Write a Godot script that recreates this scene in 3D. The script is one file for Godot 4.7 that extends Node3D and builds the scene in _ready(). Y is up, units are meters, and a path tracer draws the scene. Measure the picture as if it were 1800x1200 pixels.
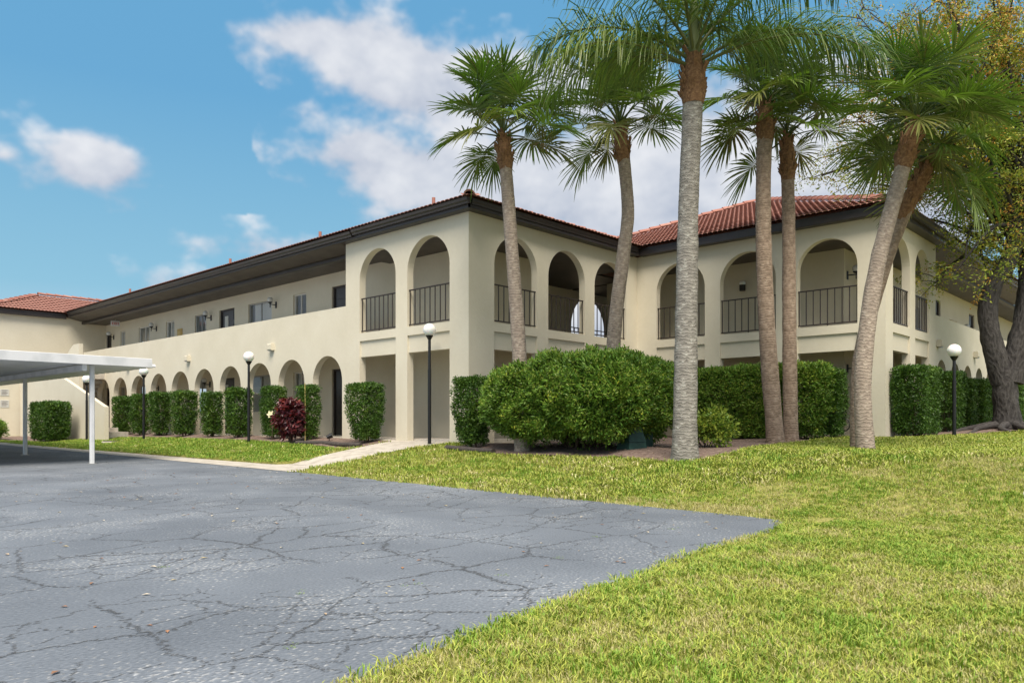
extends Node3D
# The place: x runs along the right wing (away to the right), -z along the left wing (away to the left).
# The corner of the left block stands at the origin; y = 0 is the ground there.

const EYE := Vector3(-12.58, 0.478, 13.05)
const FWD := Vector3(0.7325, 0, -0.6807)
const RGT := Vector3(0.6807, 0, 0.7325)
var M := {}
var rng := RandomNumberGenerator.new()
var taken := {}
var building: Node3D

func _ready() -> void:
	rng.seed = 20240611
	set_view()
	make_materials()
	make_ground()
	make_building()
	make_carport()
	make_plants()
	make_palms()
	make_big_tree()
	make_small_things()
	make_grass()

# ------------------------------------------------------------------ view, sky, sun
func set_view() -> void:
	var cam := Camera3D.new()
	cam.name = "camera"
	add_child(cam)
	cam.position = EYE
	cam.rotation.y = atan2(-FWD.x, -FWD.z)
	cam.projection = Camera3D.PROJECTION_FRUSTUM
	cam.near = 0.1
	cam.far = 600.0
	cam.size = 0.1 * 1200.0 / 1356.0
	cam.frustum_offset = Vector2(0, 0.1 * 144.0 / 1356.0)
	cam.current = true
	var sun := DirectionalLight3D.new()
	sun.name = "sun"
	add_child(sun)
	sun.light_energy = 1.05
	sun.light_angular_distance = 34.0
	sun.light_color = Color(1.0, 0.96, 0.90)
	sun.shadow_enabled = true
	sun.look_at_from_position(Vector3(-5.9, 13.0, 5.6), Vector3.ZERO)
	var env := Environment.new()
	env.background_mode = Environment.BG_SKY
	env.sky = Sky.new()
	var sm := PanoramaSkyMaterial.new()
	sm.panorama = sky_texture()
	env.sky.sky_material = sm
	env.background_energy_multiplier = 1.0
	env.tonemap_mode = Environment.TONE_MAPPER_LINEAR
	env.tonemap_exposure = 1.75
	env.sdfgi_enabled = true
	env.ssao_enabled = true
	env.ssil_enabled = true
	var we := WorldEnvironment.new()
	we.name = "world"
	we.environment = env
	add_child(we)

# azimuth and height of the clouds in degrees, their half sizes and how dense they are
const CLOUDS := [[54.0,7.5,10.0,3.2,1.5],[18.2,16.9,2.7,1.7,1.15],[19.8,16.5,2.0,1.0,0.80],[13.6,16.3,0.6,0.5,0.60],[30.9,26.1,2.7,1.2,0.75],[36.2,27.0,4.1,1.4,0.7],[33.8,25.8,2.2,0.8,0.40],[38.3,24.3,4.8,1.8,1.15],[41.2,23.5,3.5,2.2,1.00],[32.2,21.4,1.5,0.8,0.50],[34.6,19.1,3.0,1.6,0.9],[39.3,18.1,4.6,1.9,0.95],[36.2,20.2,1.9,0.9,0.50],[45.0,17.6,6.0,2.8,1.0],[51.3,17.5,7.1,3.2,1.05],[58.8,16.4,6.4,3.6,1.0],[65.5,17.2,6.0,4.2,1.15],[71.0,16.0,5.5,3.8,1.1],[75.7,14.0,4.2,3.4,0.95],[49.6,23.6,3.6,2.1,0.75],[55.5,22.7,4.5,2.4,0.60],[47.1,25.7,3.4,1.4,0.35],[31.1,12.5,4.6,1.0,0.9],[23.2,9.7,3.4,0.8,0.8],[27.6,12.3,1.9,0.8,0.40],[61.6,23.0,4.7,2.4,0.60],[77.3,12.7,2.7,1.7,0.70],[70.3,23.6,4.8,2.2,0.50]]
const SKY_GAIN := 0.60

func sky_texture() -> ImageTexture:
	var w := 3072
	var h := 1536
	var img := Image.create(w, h, false, Image.FORMAT_RGBF)
	var top := Color(0.085, 0.30, 0.56)
	var mid := Color(0.145, 0.385, 0.635)
	var low := Color(0.27, 0.53, 0.70)
	var hor := Color(0.66, 0.77, 0.85)
	img.fill(Color(0.3, 0.32, 0.3))
	var n := FastNoiseLite.new()
	n.noise_type = FastNoiseLite.TYPE_SIMPLEX_SMOOTH
	n.seed = 7
	n.frequency = 0.16
	n.fractal_octaves = 6
	n.fractal_gain = 0.58
	var n2 := FastNoiseLite.new()
	n2.noise_type = FastNoiseLite.TYPE_SIMPLEX_SMOOTH
	n2.seed = 23
	n2.frequency = 0.035
	n2.fractal_octaves = 3
	# the same kind of cloud goes on all round the sky
	var list := []
	for c in CLOUDS:
		list.append(c)
	var r2 := RandomNumberGenerator.new()
	r2.seed = 5
	for k in 260:
		var az := r2.randf_range(95, 345)
		list.append([az, r2.randf_range(8, 75), r2.randf_range(4, 11), r2.randf_range(1.8, 4.5), r2.randf_range(0.5, 1.0)])
	for k in 60:
		list.append([r2.randf_range(0, 95), r2.randf_range(36, 70), r2.randf_range(3, 9), r2.randf_range(1.4, 3.6), r2.randf_range(0.4, 0.9)])
	# coarse fields of cloud thickness and of how far up in its cloud a point lies
	var cw := 768
	var ch := 192
	var dens := PackedFloat32Array()
	var rel := PackedFloat32Array()
	dens.resize(cw * ch)
	rel.resize(cw * ch)
	for c in list:
		var y0: int = maxi(0, int((90.0 - c[1] - c[3] * 2.2) / 90.0 * ch))
		var y1: int = mini(ch - 1, int((90.0 - c[1] + c[3] * 2.2) / 90.0 * ch) + 1)
		var wide: float = c[2] / cos(deg_to_rad(c[1]))
		for y in range(y0, y1 + 1):
			var el := 90.0 - (y + 0.5) / ch * 90.0
			var dy: float = (el - c[1]) / c[3]
			for x in range(int((c[0] - wide * 2.2) / 360.0 * cw), int((c[0] + wide * 2.2) / 360.0 * cw) + 2):
				var dx: float = ((x + 0.5) / cw * 360.0 - c[0]) / wide
				var d: float = c[4] * exp(-(dx * dx + dy * dy) * 0.9)
				var at := y * cw + posmod(x, cw)
				if d > 0.02:
					rel[at] = (rel[at] * dens[at] + dy * d) / (dens[at] + d)
					dens[at] += d
	for y in h / 2:
		var el := 90.0 - (y + 0.5) / h * 180.0
		var base: Color
		if el > 22.0:
			base = mid.lerp(top, clampf((el - 22.0) / 45.0, 0, 1))
		elif el > 9.0:
			base = low.lerp(mid, (el - 9.0) / 13.0)
		else:
			base = hor.lerp(low, el / 9.0)
		var fy := el * ch / 90.0
		fy = clampf(ch - fy - 0.5, 0, ch - 1.001)
		var iy := int(fy)
		var ty := fy - iy
		var ce := cos(deg_to_rad(el))
		var se := sin(deg_to_rad(el))
		for x in w:
			# the panorama begins at -z and runs towards +x
			var az := (x + 0.5) / w * 360.0
			var fx := fposmod(az, 360.0) / 360.0 * cw - 0.5
			var ix := int(floor(fx))
			var tx := fx - ix
			var xa := posmod(ix, cw)
			var xb := posmod(ix + 1, cw)
			var ra := iy * cw
			var rb := mini(iy + 1, ch - 1) * cw
			var d0: float = lerpf(lerpf(dens[ra + xa], dens[ra + xb], tx), lerpf(dens[rb + xa], dens[rb + xb], tx), ty)
			if d0 < 0.03:
				img.set_pixel(x, y, base * SKY_GAIN)
				continue
			var p := Vector3(ce * sin(deg_to_rad(az)), se * 1.5, -ce * cos(deg_to_rad(az))) * 57.3
			var v := n.get_noise_3dv(p)
			var v2 := n2.get_noise_3dv(p)
			var thick := smoothstep(0.22, 1.05, d0 * 0.95 + v * 0.95 + v2 * 0.3)
			thick *= 0.96
			var up: float = lerpf(lerpf(rel[ra + xa], rel[ra + xb], tx), lerpf(rel[rb + xa], rel[rb + xb], tx), ty)
			var bright := clampf(0.50 + 0.30 * up + v * 0.7, 0, 1)
			var cl := Color(0.44, 0.49, 0.60).lerp(Color(0.83, 0.84, 0.87), bright)
			img.set_pixel(x, y, base.lerp(cl, thick) * SKY_GAIN)
	return ImageTexture.create_from_image(img)

# ------------------------------------------------------------------ names and labels
func numbered(called: String) -> String:
	var k: int = taken.get(called, 0)
	taken[called] = k + 1
	return called if k == 0 else "%s_%03d" % [called, k]

func tag(o: Node, label: String, category: String, group := "") -> void:
	o.set_meta("label", label)
	o.set_meta("category", category)
	if group != "":
		o.set_meta("group", group)

func thing(called: String, label: String, category: String, at := Vector3.ZERO, turn := 0.0, group := "") -> Node3D:
	var o := Node3D.new()
	o.name = numbered(called)
	add_child(o)
	o.position = at
	o.rotation.y = turn
	tag(o, label, category, group)
	return o

func put(mesh: Mesh, called: String, m: Material, parent: Node = self) -> MeshInstance3D:
	var o := MeshInstance3D.new()
	o.name = numbered(called) if parent == self else called
	o.mesh = mesh
	o.material_override = m
	parent.add_child(o, true)
	return o

func structure(mesh: Mesh, called: String, m: Material) -> MeshInstance3D:
	var o := put(mesh, called, m)
	o.set_meta("kind", "structure")
	return o

func scatter(mesh: Mesh, m: Material, called: String, parent: Node, xf: Array, cols: Array) -> MultiMeshInstance3D:
	var mm := MultiMesh.new()
	mm.transform_format = MultiMesh.TRANSFORM_3D
	mm.use_colors = cols.size() > 0
	mm.mesh = mesh
	mm.instance_count = xf.size()
	for i in xf.size():
		mm.set_instance_transform(i, xf[i])
		if cols.size() > 0:
			mm.set_instance_color(i, cols[i])
	var o := MultiMeshInstance3D.new()
	o.name = numbered(called) if parent == self else called
	o.multimesh = mm
	o.material_override = m
	parent.add_child(o, true)
	return o

# ------------------------------------------------------------------ mesh building
class Shape:
	var st := SurfaceTool.new()
	func _init() -> void:
		st.begin(Mesh.PRIMITIVE_TRIANGLES)
	func v(p: Vector3, n: Vector3, uv := Vector2.ZERO, c := Color.WHITE) -> void:
		st.set_color(c)
		st.set_normal(n)
		st.set_uv(uv)
		st.add_vertex(p)
	# corners counter-clockwise as seen from outside
	func tri(a: Vector3, b: Vector3, c: Vector3, col := Color.WHITE) -> void:
		var n := (b - a).cross(c - a).normalized()
		v(a, n, Vector2(a.x, a.z), col)
		v(c, n, Vector2(c.x, c.z), col)
		v(b, n, Vector2(b.x, b.z), col)
	func quad(a: Vector3, b: Vector3, c: Vector3, d: Vector3, col := Color.WHITE) -> void:
		tri(a, b, c, col)
		tri(a, c, d, col)
	func box(lo: Vector3, hi: Vector3) -> void:
		var p := [Vector3(lo.x, lo.y, lo.z), Vector3(hi.x, lo.y, lo.z), Vector3(hi.x, lo.y, hi.z), Vector3(lo.x, lo.y, hi.z), Vector3(lo.x, hi.y, lo.z), Vector3(hi.x, hi.y, lo.z), Vector3(hi.x, hi.y, hi.z), Vector3(lo.x, hi.y, hi.z)]
		quad(p[0], p[1], p[2], p[3])
		quad(p[4], p[7], p[6], p[5])
		quad(p[3], p[2], p[6], p[7])
		quad(p[1], p[0], p[4], p[5])
		quad(p[2], p[1], p[5], p[6])
		quad(p[0], p[3], p[7], p[4])
	# box from a to b (centre line), of width w and height h, slightly chamfered
	func bar(a: Vector3, b: Vector3, w: float, h: float, up := Vector3.UP) -> void:
		var d := (b - a).normalized()
		var s := d.cross(up).normalized()
		var u := s.cross(d).normalized()
		var c := minf(w, h) * 0.18
		var ring := []
		for k in [[-1, -1, 0], [1, -1, 1], [1, 1, 0], [-1, 1, 1]]:
			var x: float = k[0] * w / 2.0
			var y: float = k[1] * h / 2.0
			if k[2] == 0:
				ring.append(s * x + u * (y - k[1] * c))
				ring.append(s * (x - k[0] * c) + u * y)
			else:
				ring.append(s * (x - k[0] * c) + u * y)
				ring.append(s * x + u * (y - k[1] * c))
		for i in 8:
			var p: Vector3 = ring[i]
			var q: Vector3 = ring[(i + 1) % 8]
			quad(a + q, a + p, b + p, b + q)
			if i > 0 and i < 7:
				tri(a + ring[0], a + q, a + p)
				tri(b + ring[0], b + p, b + q)
	# a round sweep along points with radii; uv.x round, uv.y metres along
	func tube(pts: Array, radii: Array, sides := 12, caps := true, wobble: FastNoiseLite = null, amount := 0.0, col := Color.WHITE) -> void:
		var rings := []
		var norms := []
		var along := 0.0
		var lens := []
		var x := Vector3.RIGHT
		for i in pts.size():
			var d: Vector3 = (pts[mini(i + 1, pts.size() - 1)] - pts[maxi(i - 1, 0)]).normalized()
			x = (x - d * x.dot(d))
			if x.length() < 0.01:
				x = d.cross(Vector3.FORWARD)
			x = x.normalized()
			var y := d.cross(x)
			if i > 0:
				along += (pts[i] - pts[i - 1]).length()
			lens.append(along)
			var r := []
			var nn := []
			for k in sides + 1:
				var a := TAU * (k % sides) / sides
				var o := x * cos(a) + y * sin(a)
				var rad: float = radii[i]
				if wobble:
					rad *= 1.0 + amount * wobble.get_noise_3d(cos(a) * 1.0, along, sin(a) * 1.0)
				r.append(pts[i] + o * rad)
				nn.append(o)
			rings.append(r)
			norms.append(nn)
		for i in pts.size() - 1:
			for k in sides:
				var a: Vector3 = rings[i][k]
				var b: Vector3 = rings[i][k + 1]
				var c: Vector3 = rings[i + 1][k + 1]
				var e: Vector3 = rings[i + 1][k]
				var u0 := float(k) / sides
				var u1 := float(k + 1) / sides
				v(a, norms[i][k], Vector2(u0, lens[i]), col)
				v(c, norms[i + 1][k + 1], Vector2(u1, lens[i + 1]), col)
				v(b, norms[i][k + 1], Vector2(u1, lens[i]), col)
				v(a, norms[i][k], Vector2(u0, lens[i]), col)
				v(e, norms[i + 1][k], Vector2(u0, lens[i + 1]), col)
				v(c, norms[i + 1][k + 1], Vector2(u1, lens[i + 1]), col)
		if caps:
			for k in sides:
				tri(pts[0], rings[0][k + 1], rings[0][k], col)
				tri(pts[-1], rings[-1][k], rings[-1][k + 1], col)
	func lathe(profile: Array, at: Vector3, sides := 24) -> void:
		# profile of (radius, height), smooth
		for i in profile.size() - 1:
			var p: Vector2 = profile[i]
			var q: Vector2 = profile[i + 1]
			var t := (q - p).normalized()
			var tp: Vector2 = (q - profile[maxi(i - 1, 0)]).normalized()
			var tq: Vector2 = (profile[mini(i + 2, profile.size() - 1)] - p).normalized()
			if tp.dot(t) < 0.7:
				tp = t
			if tq.dot(t) < 0.7:
				tq = t
			for k in sides:
				var a0 := TAU * k / sides
				var a1 := TAU * (k + 1) / sides
				var e0 := Vector3(cos(a0), 0, sin(a0))
				var e1 := Vector3(cos(a1), 0, sin(a1))
				var P := [e0 * p.x + Vector3.UP * p.y + at, e1 * p.x + Vector3.UP * p.y + at, e1 * q.x + Vector3.UP * q.y + at, e0 * q.x + Vector3.UP * q.y + at]
				var N := [e0 * tp.y - Vector3.UP * tp.x, e1 * tp.y - Vector3.UP * tp.x, e1 * tq.y - Vector3.UP * tq.x, e0 * tq.y - Vector3.UP * tq.x]
				for j in [0, 1, 2, 0, 2, 3]:
					v(P[j], N[j])
	func ball(at: Vector3, r: float, sides := 28) -> void:
		var prof := []
		for i in 15:
			var a := -PI / 2 + PI * i / 14.0
			prof.append(Vector2(cos(a) * r, sin(a) * r))
		lathe(prof, at, sides)
	func done() -> ArrayMesh:
		return st.commit()

# ------------------------------------------------------------------ textures and materials
func noise_bytes(size: int, freq: float, seed_: int, oct := 4, kind := FastNoiseLite.TYPE_SIMPLEX_SMOOTH) -> PackedByteArray:
	var n := FastNoiseLite.new()
	n.noise_type = kind
	n.seed = seed_
	n.frequency = freq
	n.fractal_octaves = oct
	var im := n.get_seamless_image(size, size, false, false, 0.12, true)
	im.convert(Image.FORMAT_L8)
	return im.get_data()

# layers of [frequency, seed, octaves, weight]; the sum runs through a colour ramp
func ramp_texture(size: int, layers: Array, stops: Array) -> ImageTexture:
	var g := Gradient.new()
	var offs := PackedFloat32Array()
	var cols := PackedColorArray()
	for s in stops:
		offs.append(s[0])
		cols.append(s[1])
	g.offsets = offs
	g.colors = cols
	var lut := PackedByteArray()
	for i in 256:
		var c := g.sample(i / 255.0)
		lut.append(int(c.r8))
		lut.append(int(c.g8))
		lut.append(int(c.b8))
	var fields := []
	for l in layers:
		fields.append(noise_bytes(size, l[0], l[1], l[2]))
	var out := PackedByteArray()
	out.resize(size * size * 3)
	var f0: PackedByteArray = fields[0]
	var f1: PackedByteArray = fields[1] if fields.size() > 1 else fields[0]
	var w0: float = layers[0][3]
	var w1: float = layers[1][3] if fields.size() > 1 else 0.0
	for i in size * size:
		var v := clampi(int(f0[i] * w0 + f1[i] * w1), 0, 255) * 3
		out[i * 3] = lut[v]
		out[i * 3 + 1] = lut[v + 1]
		out[i * 3 + 2] = lut[v + 2]
	var im := Image.create_from_data(size, size, false, Image.FORMAT_RGB8, out)
	im.generate_mipmaps()
	return ImageTexture.create_from_image(im)

func bump_texture(size: int, freq: float, seed_: int, oct: int, strength: float) -> ImageTexture:
	var im := Image.create_from_data(size, size, false, Image.FORMAT_L8, noise_bytes(size, freq, seed_, oct))
	im.bump_map_to_normal_map(strength)
	return ImageTexture.create_from_image(im)

func plain(c: Color, rough: float, metal := 0.0) -> StandardMaterial3D:
	var m := StandardMaterial3D.new()
	m.albedo_color = c
	m.roughness = rough
	m.metallic = metal
	return m

func textured(tex: Texture2D, scale: float, rough: float, normal: Texture2D = null, depth := 1.0) -> StandardMaterial3D:
	var m := StandardMaterial3D.new()
	m.albedo_texture = tex
	m.roughness = rough
	m.uv1_triplanar = true
	m.uv1_world_triplanar = true
	m.uv1_scale = Vector3.ONE * scale
	if normal:
		m.normal_enabled = true
		m.normal_texture = normal
		m.normal_scale = depth
	return m

func leafy(rough: float, back: Color) -> StandardMaterial3D:
	var m := StandardMaterial3D.new()
	m.vertex_color_use_as_albedo = true
	m.roughness = rough
	m.cull_mode = BaseMaterial3D.CULL_DISABLED
	m.backlight_enabled = true
	m.backlight = back
	return m

func make_materials() -> void:
	var fine := bump_texture(512, 0.09, 3, 4, 3.0)
	M.stucco = textured(ramp_texture(512, [[0.006, 11, 5, 0.7], [0.06, 12, 3, 0.3]], [[0.0, Color8(207, 199, 178)], [0.5, Color8(213, 205, 185)], [1.0, Color8(218, 211, 192)]]), 0.23, 0.88, fine, 0.05)
	M.bronze = textured(ramp_texture(256, [[0.02, 21, 4, 1.0]], [[0.0, Color8(46, 41, 40)], [1.0, Color8(58, 53, 52)]]), 0.5, 0.38)
	M.soffit = textured(ramp_texture(256, [[0.012, 25, 5, 1.0]], [[0.2, Color8(62, 55, 51)], [0.8, Color8(78, 71, 66)]]), 0.35, 0.5)
	M.rail = plain(Color8(50, 41, 38), 0.45)
	M.black = plain(Color8(24, 24, 25), 0.4)
	M.frame = plain(Color8(212, 210, 203), 0.4)
	M.alum = plain(Color8(160, 160, 156), 0.35, 0.6)
	M.white = textured(ramp_texture(256, [[0.015, 31, 5, 1.0]], [[0.1, Color8(204, 206, 208)], [0.6, Color8(222, 223, 225)]]), 0.4, 0.45)
	M.opal = plain(Color8(242, 242, 240), 0.22)
	M.opal.subsurf_scatter_enabled = true
	M.opal.subsurf_scatter_strength = 0.3
	M.door = plain(Color8(38, 31, 27), 0.3)
	M.brass = plain(Color8(150, 120, 70), 0.35, 0.8)
	M.blind = plain(Color8(196, 196, 190), 0.8)
	M.room = plain(Color8(186, 180, 170), 0.9)
	var glass := StandardMaterial3D.new()
	glass.albedo_color = Color(0.75, 0.82, 0.84, 0.16)
	glass.transparency = BaseMaterial3D.TRANSPARENCY_ALPHA
	glass.roughness = 0.02
	glass.metallic_specular = 0.7
	M.glass = glass
	M.lantern_glass = plain(Color8(205, 206, 203), 0.12)
	M.tiles = []
	for t in [[Color8(168, 120, 106), Color8(150, 103, 90)], [Color8(177, 130, 116), Color8(160, 113, 100)], [Color8(160, 112, 98), Color8(143, 97, 86)], [Color8(186, 142, 128), Color8(168, 121, 107)]]:
		M.tiles.append(textured(ramp_texture(128, [[0.03, 41 + M.tiles.size(), 5, 1.0]], [[0.25, t[1]], [0.75, t[0]]]), 0.6, 0.75))
	M.tile_any = textured(ramp_texture(512, [[0.02, 47, 5, 0.6], [0.09, 48, 2, 0.4]], [[0.2, Color8(148, 102, 90)], [0.5, Color8(167, 119, 105)], [0.85, Color8(186, 142, 128)]]), 0.5, 0.75)
	M.cap = textured(ramp_texture(256, [[0.03, 49, 5, 1.0]], [[0.2, Color8(152, 98, 84)], [0.8, Color8(172, 118, 102)]]), 0.6, 0.72)
	var rough_n := bump_texture(512, 0.12, 5, 4, 4.0)
	M.concrete = textured(ramp_texture(512, [[0.012, 51, 6, 0.65], [0.12, 52, 3, 0.35]], [[0.1, Color8(150, 142, 130)], [0.45, Color8(182, 174, 162)], [0.9, Color8(200, 194, 183)]]), 0.5, 0.9, rough_n, 0.5)
	M.mulch = textured(ramp_texture(512, [[0.02, 61, 5, 0.5], [0.14, 62, 3, 0.5]], [[0.2, Color8(74, 58, 50)], [0.45, Color8(112, 92, 82)], [0.6, Color8(134, 116, 106)], [0.85, Color8(168, 148, 134)]]), 0.9, 0.95, rough_n, 1.4)
	M.soil = textured(ramp_texture(512, [[0.01, 65, 5, 0.5], [0.1, 66, 4, 0.5]], [[0.15, Color8(92, 98, 44)], [0.4, Color8(124, 128, 56)], [0.6, Color8(148, 142, 76)], [0.9, Color8(176, 162, 104)]]), 0.45, 0.95, rough_n, 1.0)
	M.earth = textured(ramp_texture(256, [[0.02, 68, 5, 1.0]], [[0.2, Color8(100, 88, 66)], [0.8, Color8(138, 122, 92)]]), 0.4, 0.95)
	M.leaf = leafy(0.42, Color(0.5, 0.55, 0.3))
	M.leaf.metallic_specular = 0.4
	M.grass = leafy(0.6, Color(0.5, 0.55, 0.25))
	M.frond = leafy(0.40, Color(0.66, 0.8, 0.4))
	M.croton = leafy(0.35, Color(0.4, 0.15, 0.15))
	M.petal = leafy(0.6, Color(0.4, 0.4, 0.4))
	M.twig = textured(ramp_texture(256, [[0.04, 71, 4, 1.0]], [[0.2, Color8(78, 64, 52)], [0.8, Color8(122, 104, 88)]]), 1.5, 0.9)
	M.timber = textured(ramp_texture(256, [[0.04, 73, 4, 1.0]], [[0.2, Color8(52, 46, 42)], [0.8, Color8(84, 76, 70)]]), 1.5, 0.8)
	M.box_green = textured(ramp_texture(256, [[0.03, 75, 5, 1.0]], [[0.2, Color8(24, 56, 49)], [0.8, Color8(38, 76, 66)]]), 1.0, 0.6)
	M.asphalt = asphalt_material()

# one stretch of old sealed asphalt, 14 m a side: cells of cracks, worn patches that show pale stones
func asphalt_material() -> StandardMaterial3D:
	var s := 1536
	var c := FastNoiseLite.new()
	c.noise_type = FastNoiseLite.TYPE_CELLULAR
	c.seed = 91
	c.cellular_return_type = FastNoiseLite.RETURN_DISTANCE2_SUB
	c.cellular_jitter = 0.95
	c.fractal_type = FastNoiseLite.FRACTAL_NONE
	c.frequency = 0.0098
	c.domain_warp_enabled = true
	c.domain_warp_amplitude = 34.0
	c.domain_warp_frequency = 0.011
	c.domain_warp_fractal_octaves = 5
	c.domain_warp_fractal_gain = 0.55
	var c2: FastNoiseLite = c.duplicate()
	c2.seed = 191
	c2.frequency = 0.021
	c2.domain_warp_amplitude = 22.0
	var fade := noise_bytes(s, 0.0035, 92, 3)
	var patch := noise_bytes(s, 0.006, 93, 5)
	var tone := noise_bytes(s, 0.0028, 94, 6)
	var grain := noise_bytes(s, 0.35, 95, 2)
	var stones := noise_bytes(s, 0.21, 96, 1)
	var out := PackedByteArray()
	out.resize(s * s * 3)
	var hgt := PackedByteArray()
	hgt.resize(s * s)
	for y in s:
		for x in s:
			var i := y * s + x
			var g := grain[i] - 128
			var t := (tone[i] - 128) * 0.10 + (patch[i] - 128) * 0.05 + g * 0.17
			var r := 107.0 + t
			var gg := 113.0 + t
			var b := 121.0 + t
			var hh := 170 + g * 0.25
			if stones[i] > 212 - (patch[i] - 128) * 0.5:
				var k := 34.0 + g * 0.3
				r += k + 6
				gg += k + 2
				b += k - 4
				hh += 40
			if fade[i] > 88:
				# distance to the nearest crack in texels: how far the field has climbed over how steeply it climbs
				var d := c.get_noise_2d(x, y * 1.25) + 1.0
				var f := c
				if d > 0.06 and patch[i] > 124:
					d = c2.get_noise_2d(x, y * 1.25) + 1.0
					f = c2
				if d < 0.06:
					var gx := f.get_noise_2d(x + 1, y * 1.25) + 1.0 - d
					var gy := f.get_noise_2d(x, (y + 1) * 1.25) + 1.0 - d
					var wide := (0.38 + (fade[i] - 88) * 0.007) * (1.0 if f == c else 0.62)
					var q := 1.0 - d / maxf(0.006, sqrt(gx * gx + gy * gy)) / wide
					if q > 0.0:
						q = minf(1.0, q * 1.6)
						r = lerpf(r, 64.0, q)
						gg = lerpf(gg, 65.0, q)
						b = lerpf(b, 67.0, q)
						hh = lerpf(hh, 30.0, q)
			out[i * 3] = clampi(int(r), 0, 255)
			out[i * 3 + 1] = clampi(int(gg), 0, 255)
			out[i * 3 + 2] = clampi(int(b), 0, 255)
			hgt[i] = clampi(int(hh), 0, 255)
	var im := Image.create_from_data(s, s, false, Image.FORMAT_RGB8, out)
	var hm := Image.create_from_data(s, s, false, Image.FORMAT_L8, hgt)
	hm.bump_map_to_normal_map(5.0)
	var m := textured(ImageTexture.create_from_image(im), 1.0 / 14.0, 0.82, ImageTexture.create_from_image(hm), 0.8)
	return m

# ------------------------------------------------------------------ ground
func depth_of(x: float, z: float) -> float:
	return (x - EYE.x) * FWD.x + (z - EYE.z) * FWD.z

func lot_level(x: float, z: float) -> float:
	return -0.822 + 0.0179 * clampf(depth_of(x, z), -10.0, 34.0)

func ground_at(x: float, z: float) -> float:
	var dx := maxf(0.0, x + 3.8)
	var dz := maxf(0.0, z - 9.7)
	var h := lot_level(x, z) + 0.04 * smoothstep(0.0, 0.25, sqrt(dx * dx + dz * dz))
	var pad := 0.07 * smoothstep(0.5, 5.0, -z) + 0.17 * smoothstep(3.0, 9.0, x) + 0.09 * smoothstep(10.0, 18.0, x)
	var mound := 0.16 * exp(-(Vector2(x - 10.7, z - 8.75).length_squared()) / 1.6)
	return lerpf(h, pad, smoothstep(0.0, 4.2, dx)) + mound

func on_ground(x: float, z: float, lift := 0.0) -> Vector3:
	return Vector3(x, ground_at(x, z) + lift, z)

# a sheet over the ground inside an outline of (x, z), cut into cells so that it follows the slope
func sheet(outline: Array, step: float, lift: float, level: Callable, holes := []) -> ArrayMesh:
	var poly := PackedVector2Array(outline)
	var lo := poly[0]
	var hi := poly[0]
	for p in poly:
		lo = lo.min(p)
		hi = hi.max(p)
	var s := Shape.new()
	var x := lo.x
	while x < hi.x:
		var z := lo.y
		while z < hi.y:
			var cell := PackedVector2Array([Vector2(x, z), Vector2(x + step, z), Vector2(x + step, z + step), Vector2(x, z + step)])
			var pieces := Geometry2D.intersect_polygons(cell, poly)
			for hole in holes:
				var kept := []
				for pc in pieces:
					for r in Geometry2D.clip_polygons(pc, PackedVector2Array(hole)):
						kept.append(r)
				pieces.assign(kept)
			for pc in pieces:
				var idx := Geometry2D.triangulate_polygon(pc)
				for k in range(0, idx.size(), 3):
					var t := []
					for j in 3:
						var q: Vector2 = pc[idx[k + j]]
						t.append(Vector3(q.x, level.call(q.x, q.y) + lift, q.y))
					var nn: Vector3 = (t[1] - t[0]).cross(t[2] - t[0])
					if nn.length_squared() < 1e-12:
						continue
					var order := [0, 2, 1] if nn.y > 0 else [0, 1, 2]
					for j in order:
						var q: Vector3 = t[j]
						var e := 0.15
						var n := Vector3(level.call(q.x - e, q.z) - level.call(q.x + e, q.z), 2 * e, level.call(q.x, q.z - e) - level.call(q.x, q.z + e)).normalized()
						s.v(q, n, Vector2(q.x, q.z))
			z += step
		x += step
	return s.done()

const LOT := [Vector2(-40, -60), Vector2(-4.7, -60), Vector2(-4.6, -24), Vector2(-4.42, -17), Vector2(-4.05, -8), Vector2(-3.88, -1.1), Vector2(-3.83, 2), Vector2(-3.80, 5), Vector2(-3.78, 7.6), Vector2(-3.75, 8.5), Vector2(-3.80, 9.2), Vector2(-4.05, 9.38), Vector2(-4.7, 9.5), Vector2(-5.63, 9.50), Vector2(-6.45, 9.54), Vector2(-7.15, 9.65), Vector2(-8.36, 9.75), Vector2(-9.22, 9.88), Vector2(-9.96, 10.02), Vector2(-10.3, 10.07), Vector2(-13, 10.5), Vector2(-20, 11.4), Vector2(-40, 12)]
const WALK := [Vector2(-4.70, -23), Vector2(-4.52, -17), Vector2(-4.15, -8), Vector2(-3.97, -1.15), Vector2(-3.7, -1.2), Vector2(-2.6, -1.28), Vector2(-1.58, -1.09), Vector2(-0.75, -0.88), Vector2(-0.3, -0.66), Vector2(0.25, -0.62), Vector2(0.25, -4.2), Vector2(-0.12, -4.1), Vector2(-0.25, -2.6), Vector2(-1.35, -2.6), Vector2(-2.32, -2.72), Vector2(-2.95, -2.85), Vector2(-3.15, -3.2), Vector2(-3.3, -6), Vector2(-3.4, -8.4), Vector2(-3.6, -12), Vector2(-3.85, -17), Vector2(-4.05, -23)]
const BED := [Vector2(0, 0.05), Vector2(-0.75, 0.1), Vector2(-1.05, 1.2), Vector2(-1.22, 2.4), Vector2(-1.18, 3.6), Vector2(-1.08, 5.1), Vector2(-1.22, 6.1), Vector2(-0.9, 6.65), Vector2(-0.3, 6.85), Vector2(0.8, 6.65), Vector2(2.2, 6.2), Vector2(3.6, 5.95), Vector2(5.0, 5.95), Vector2(7.0, 5.8), Vector2(7, 0)]
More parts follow.
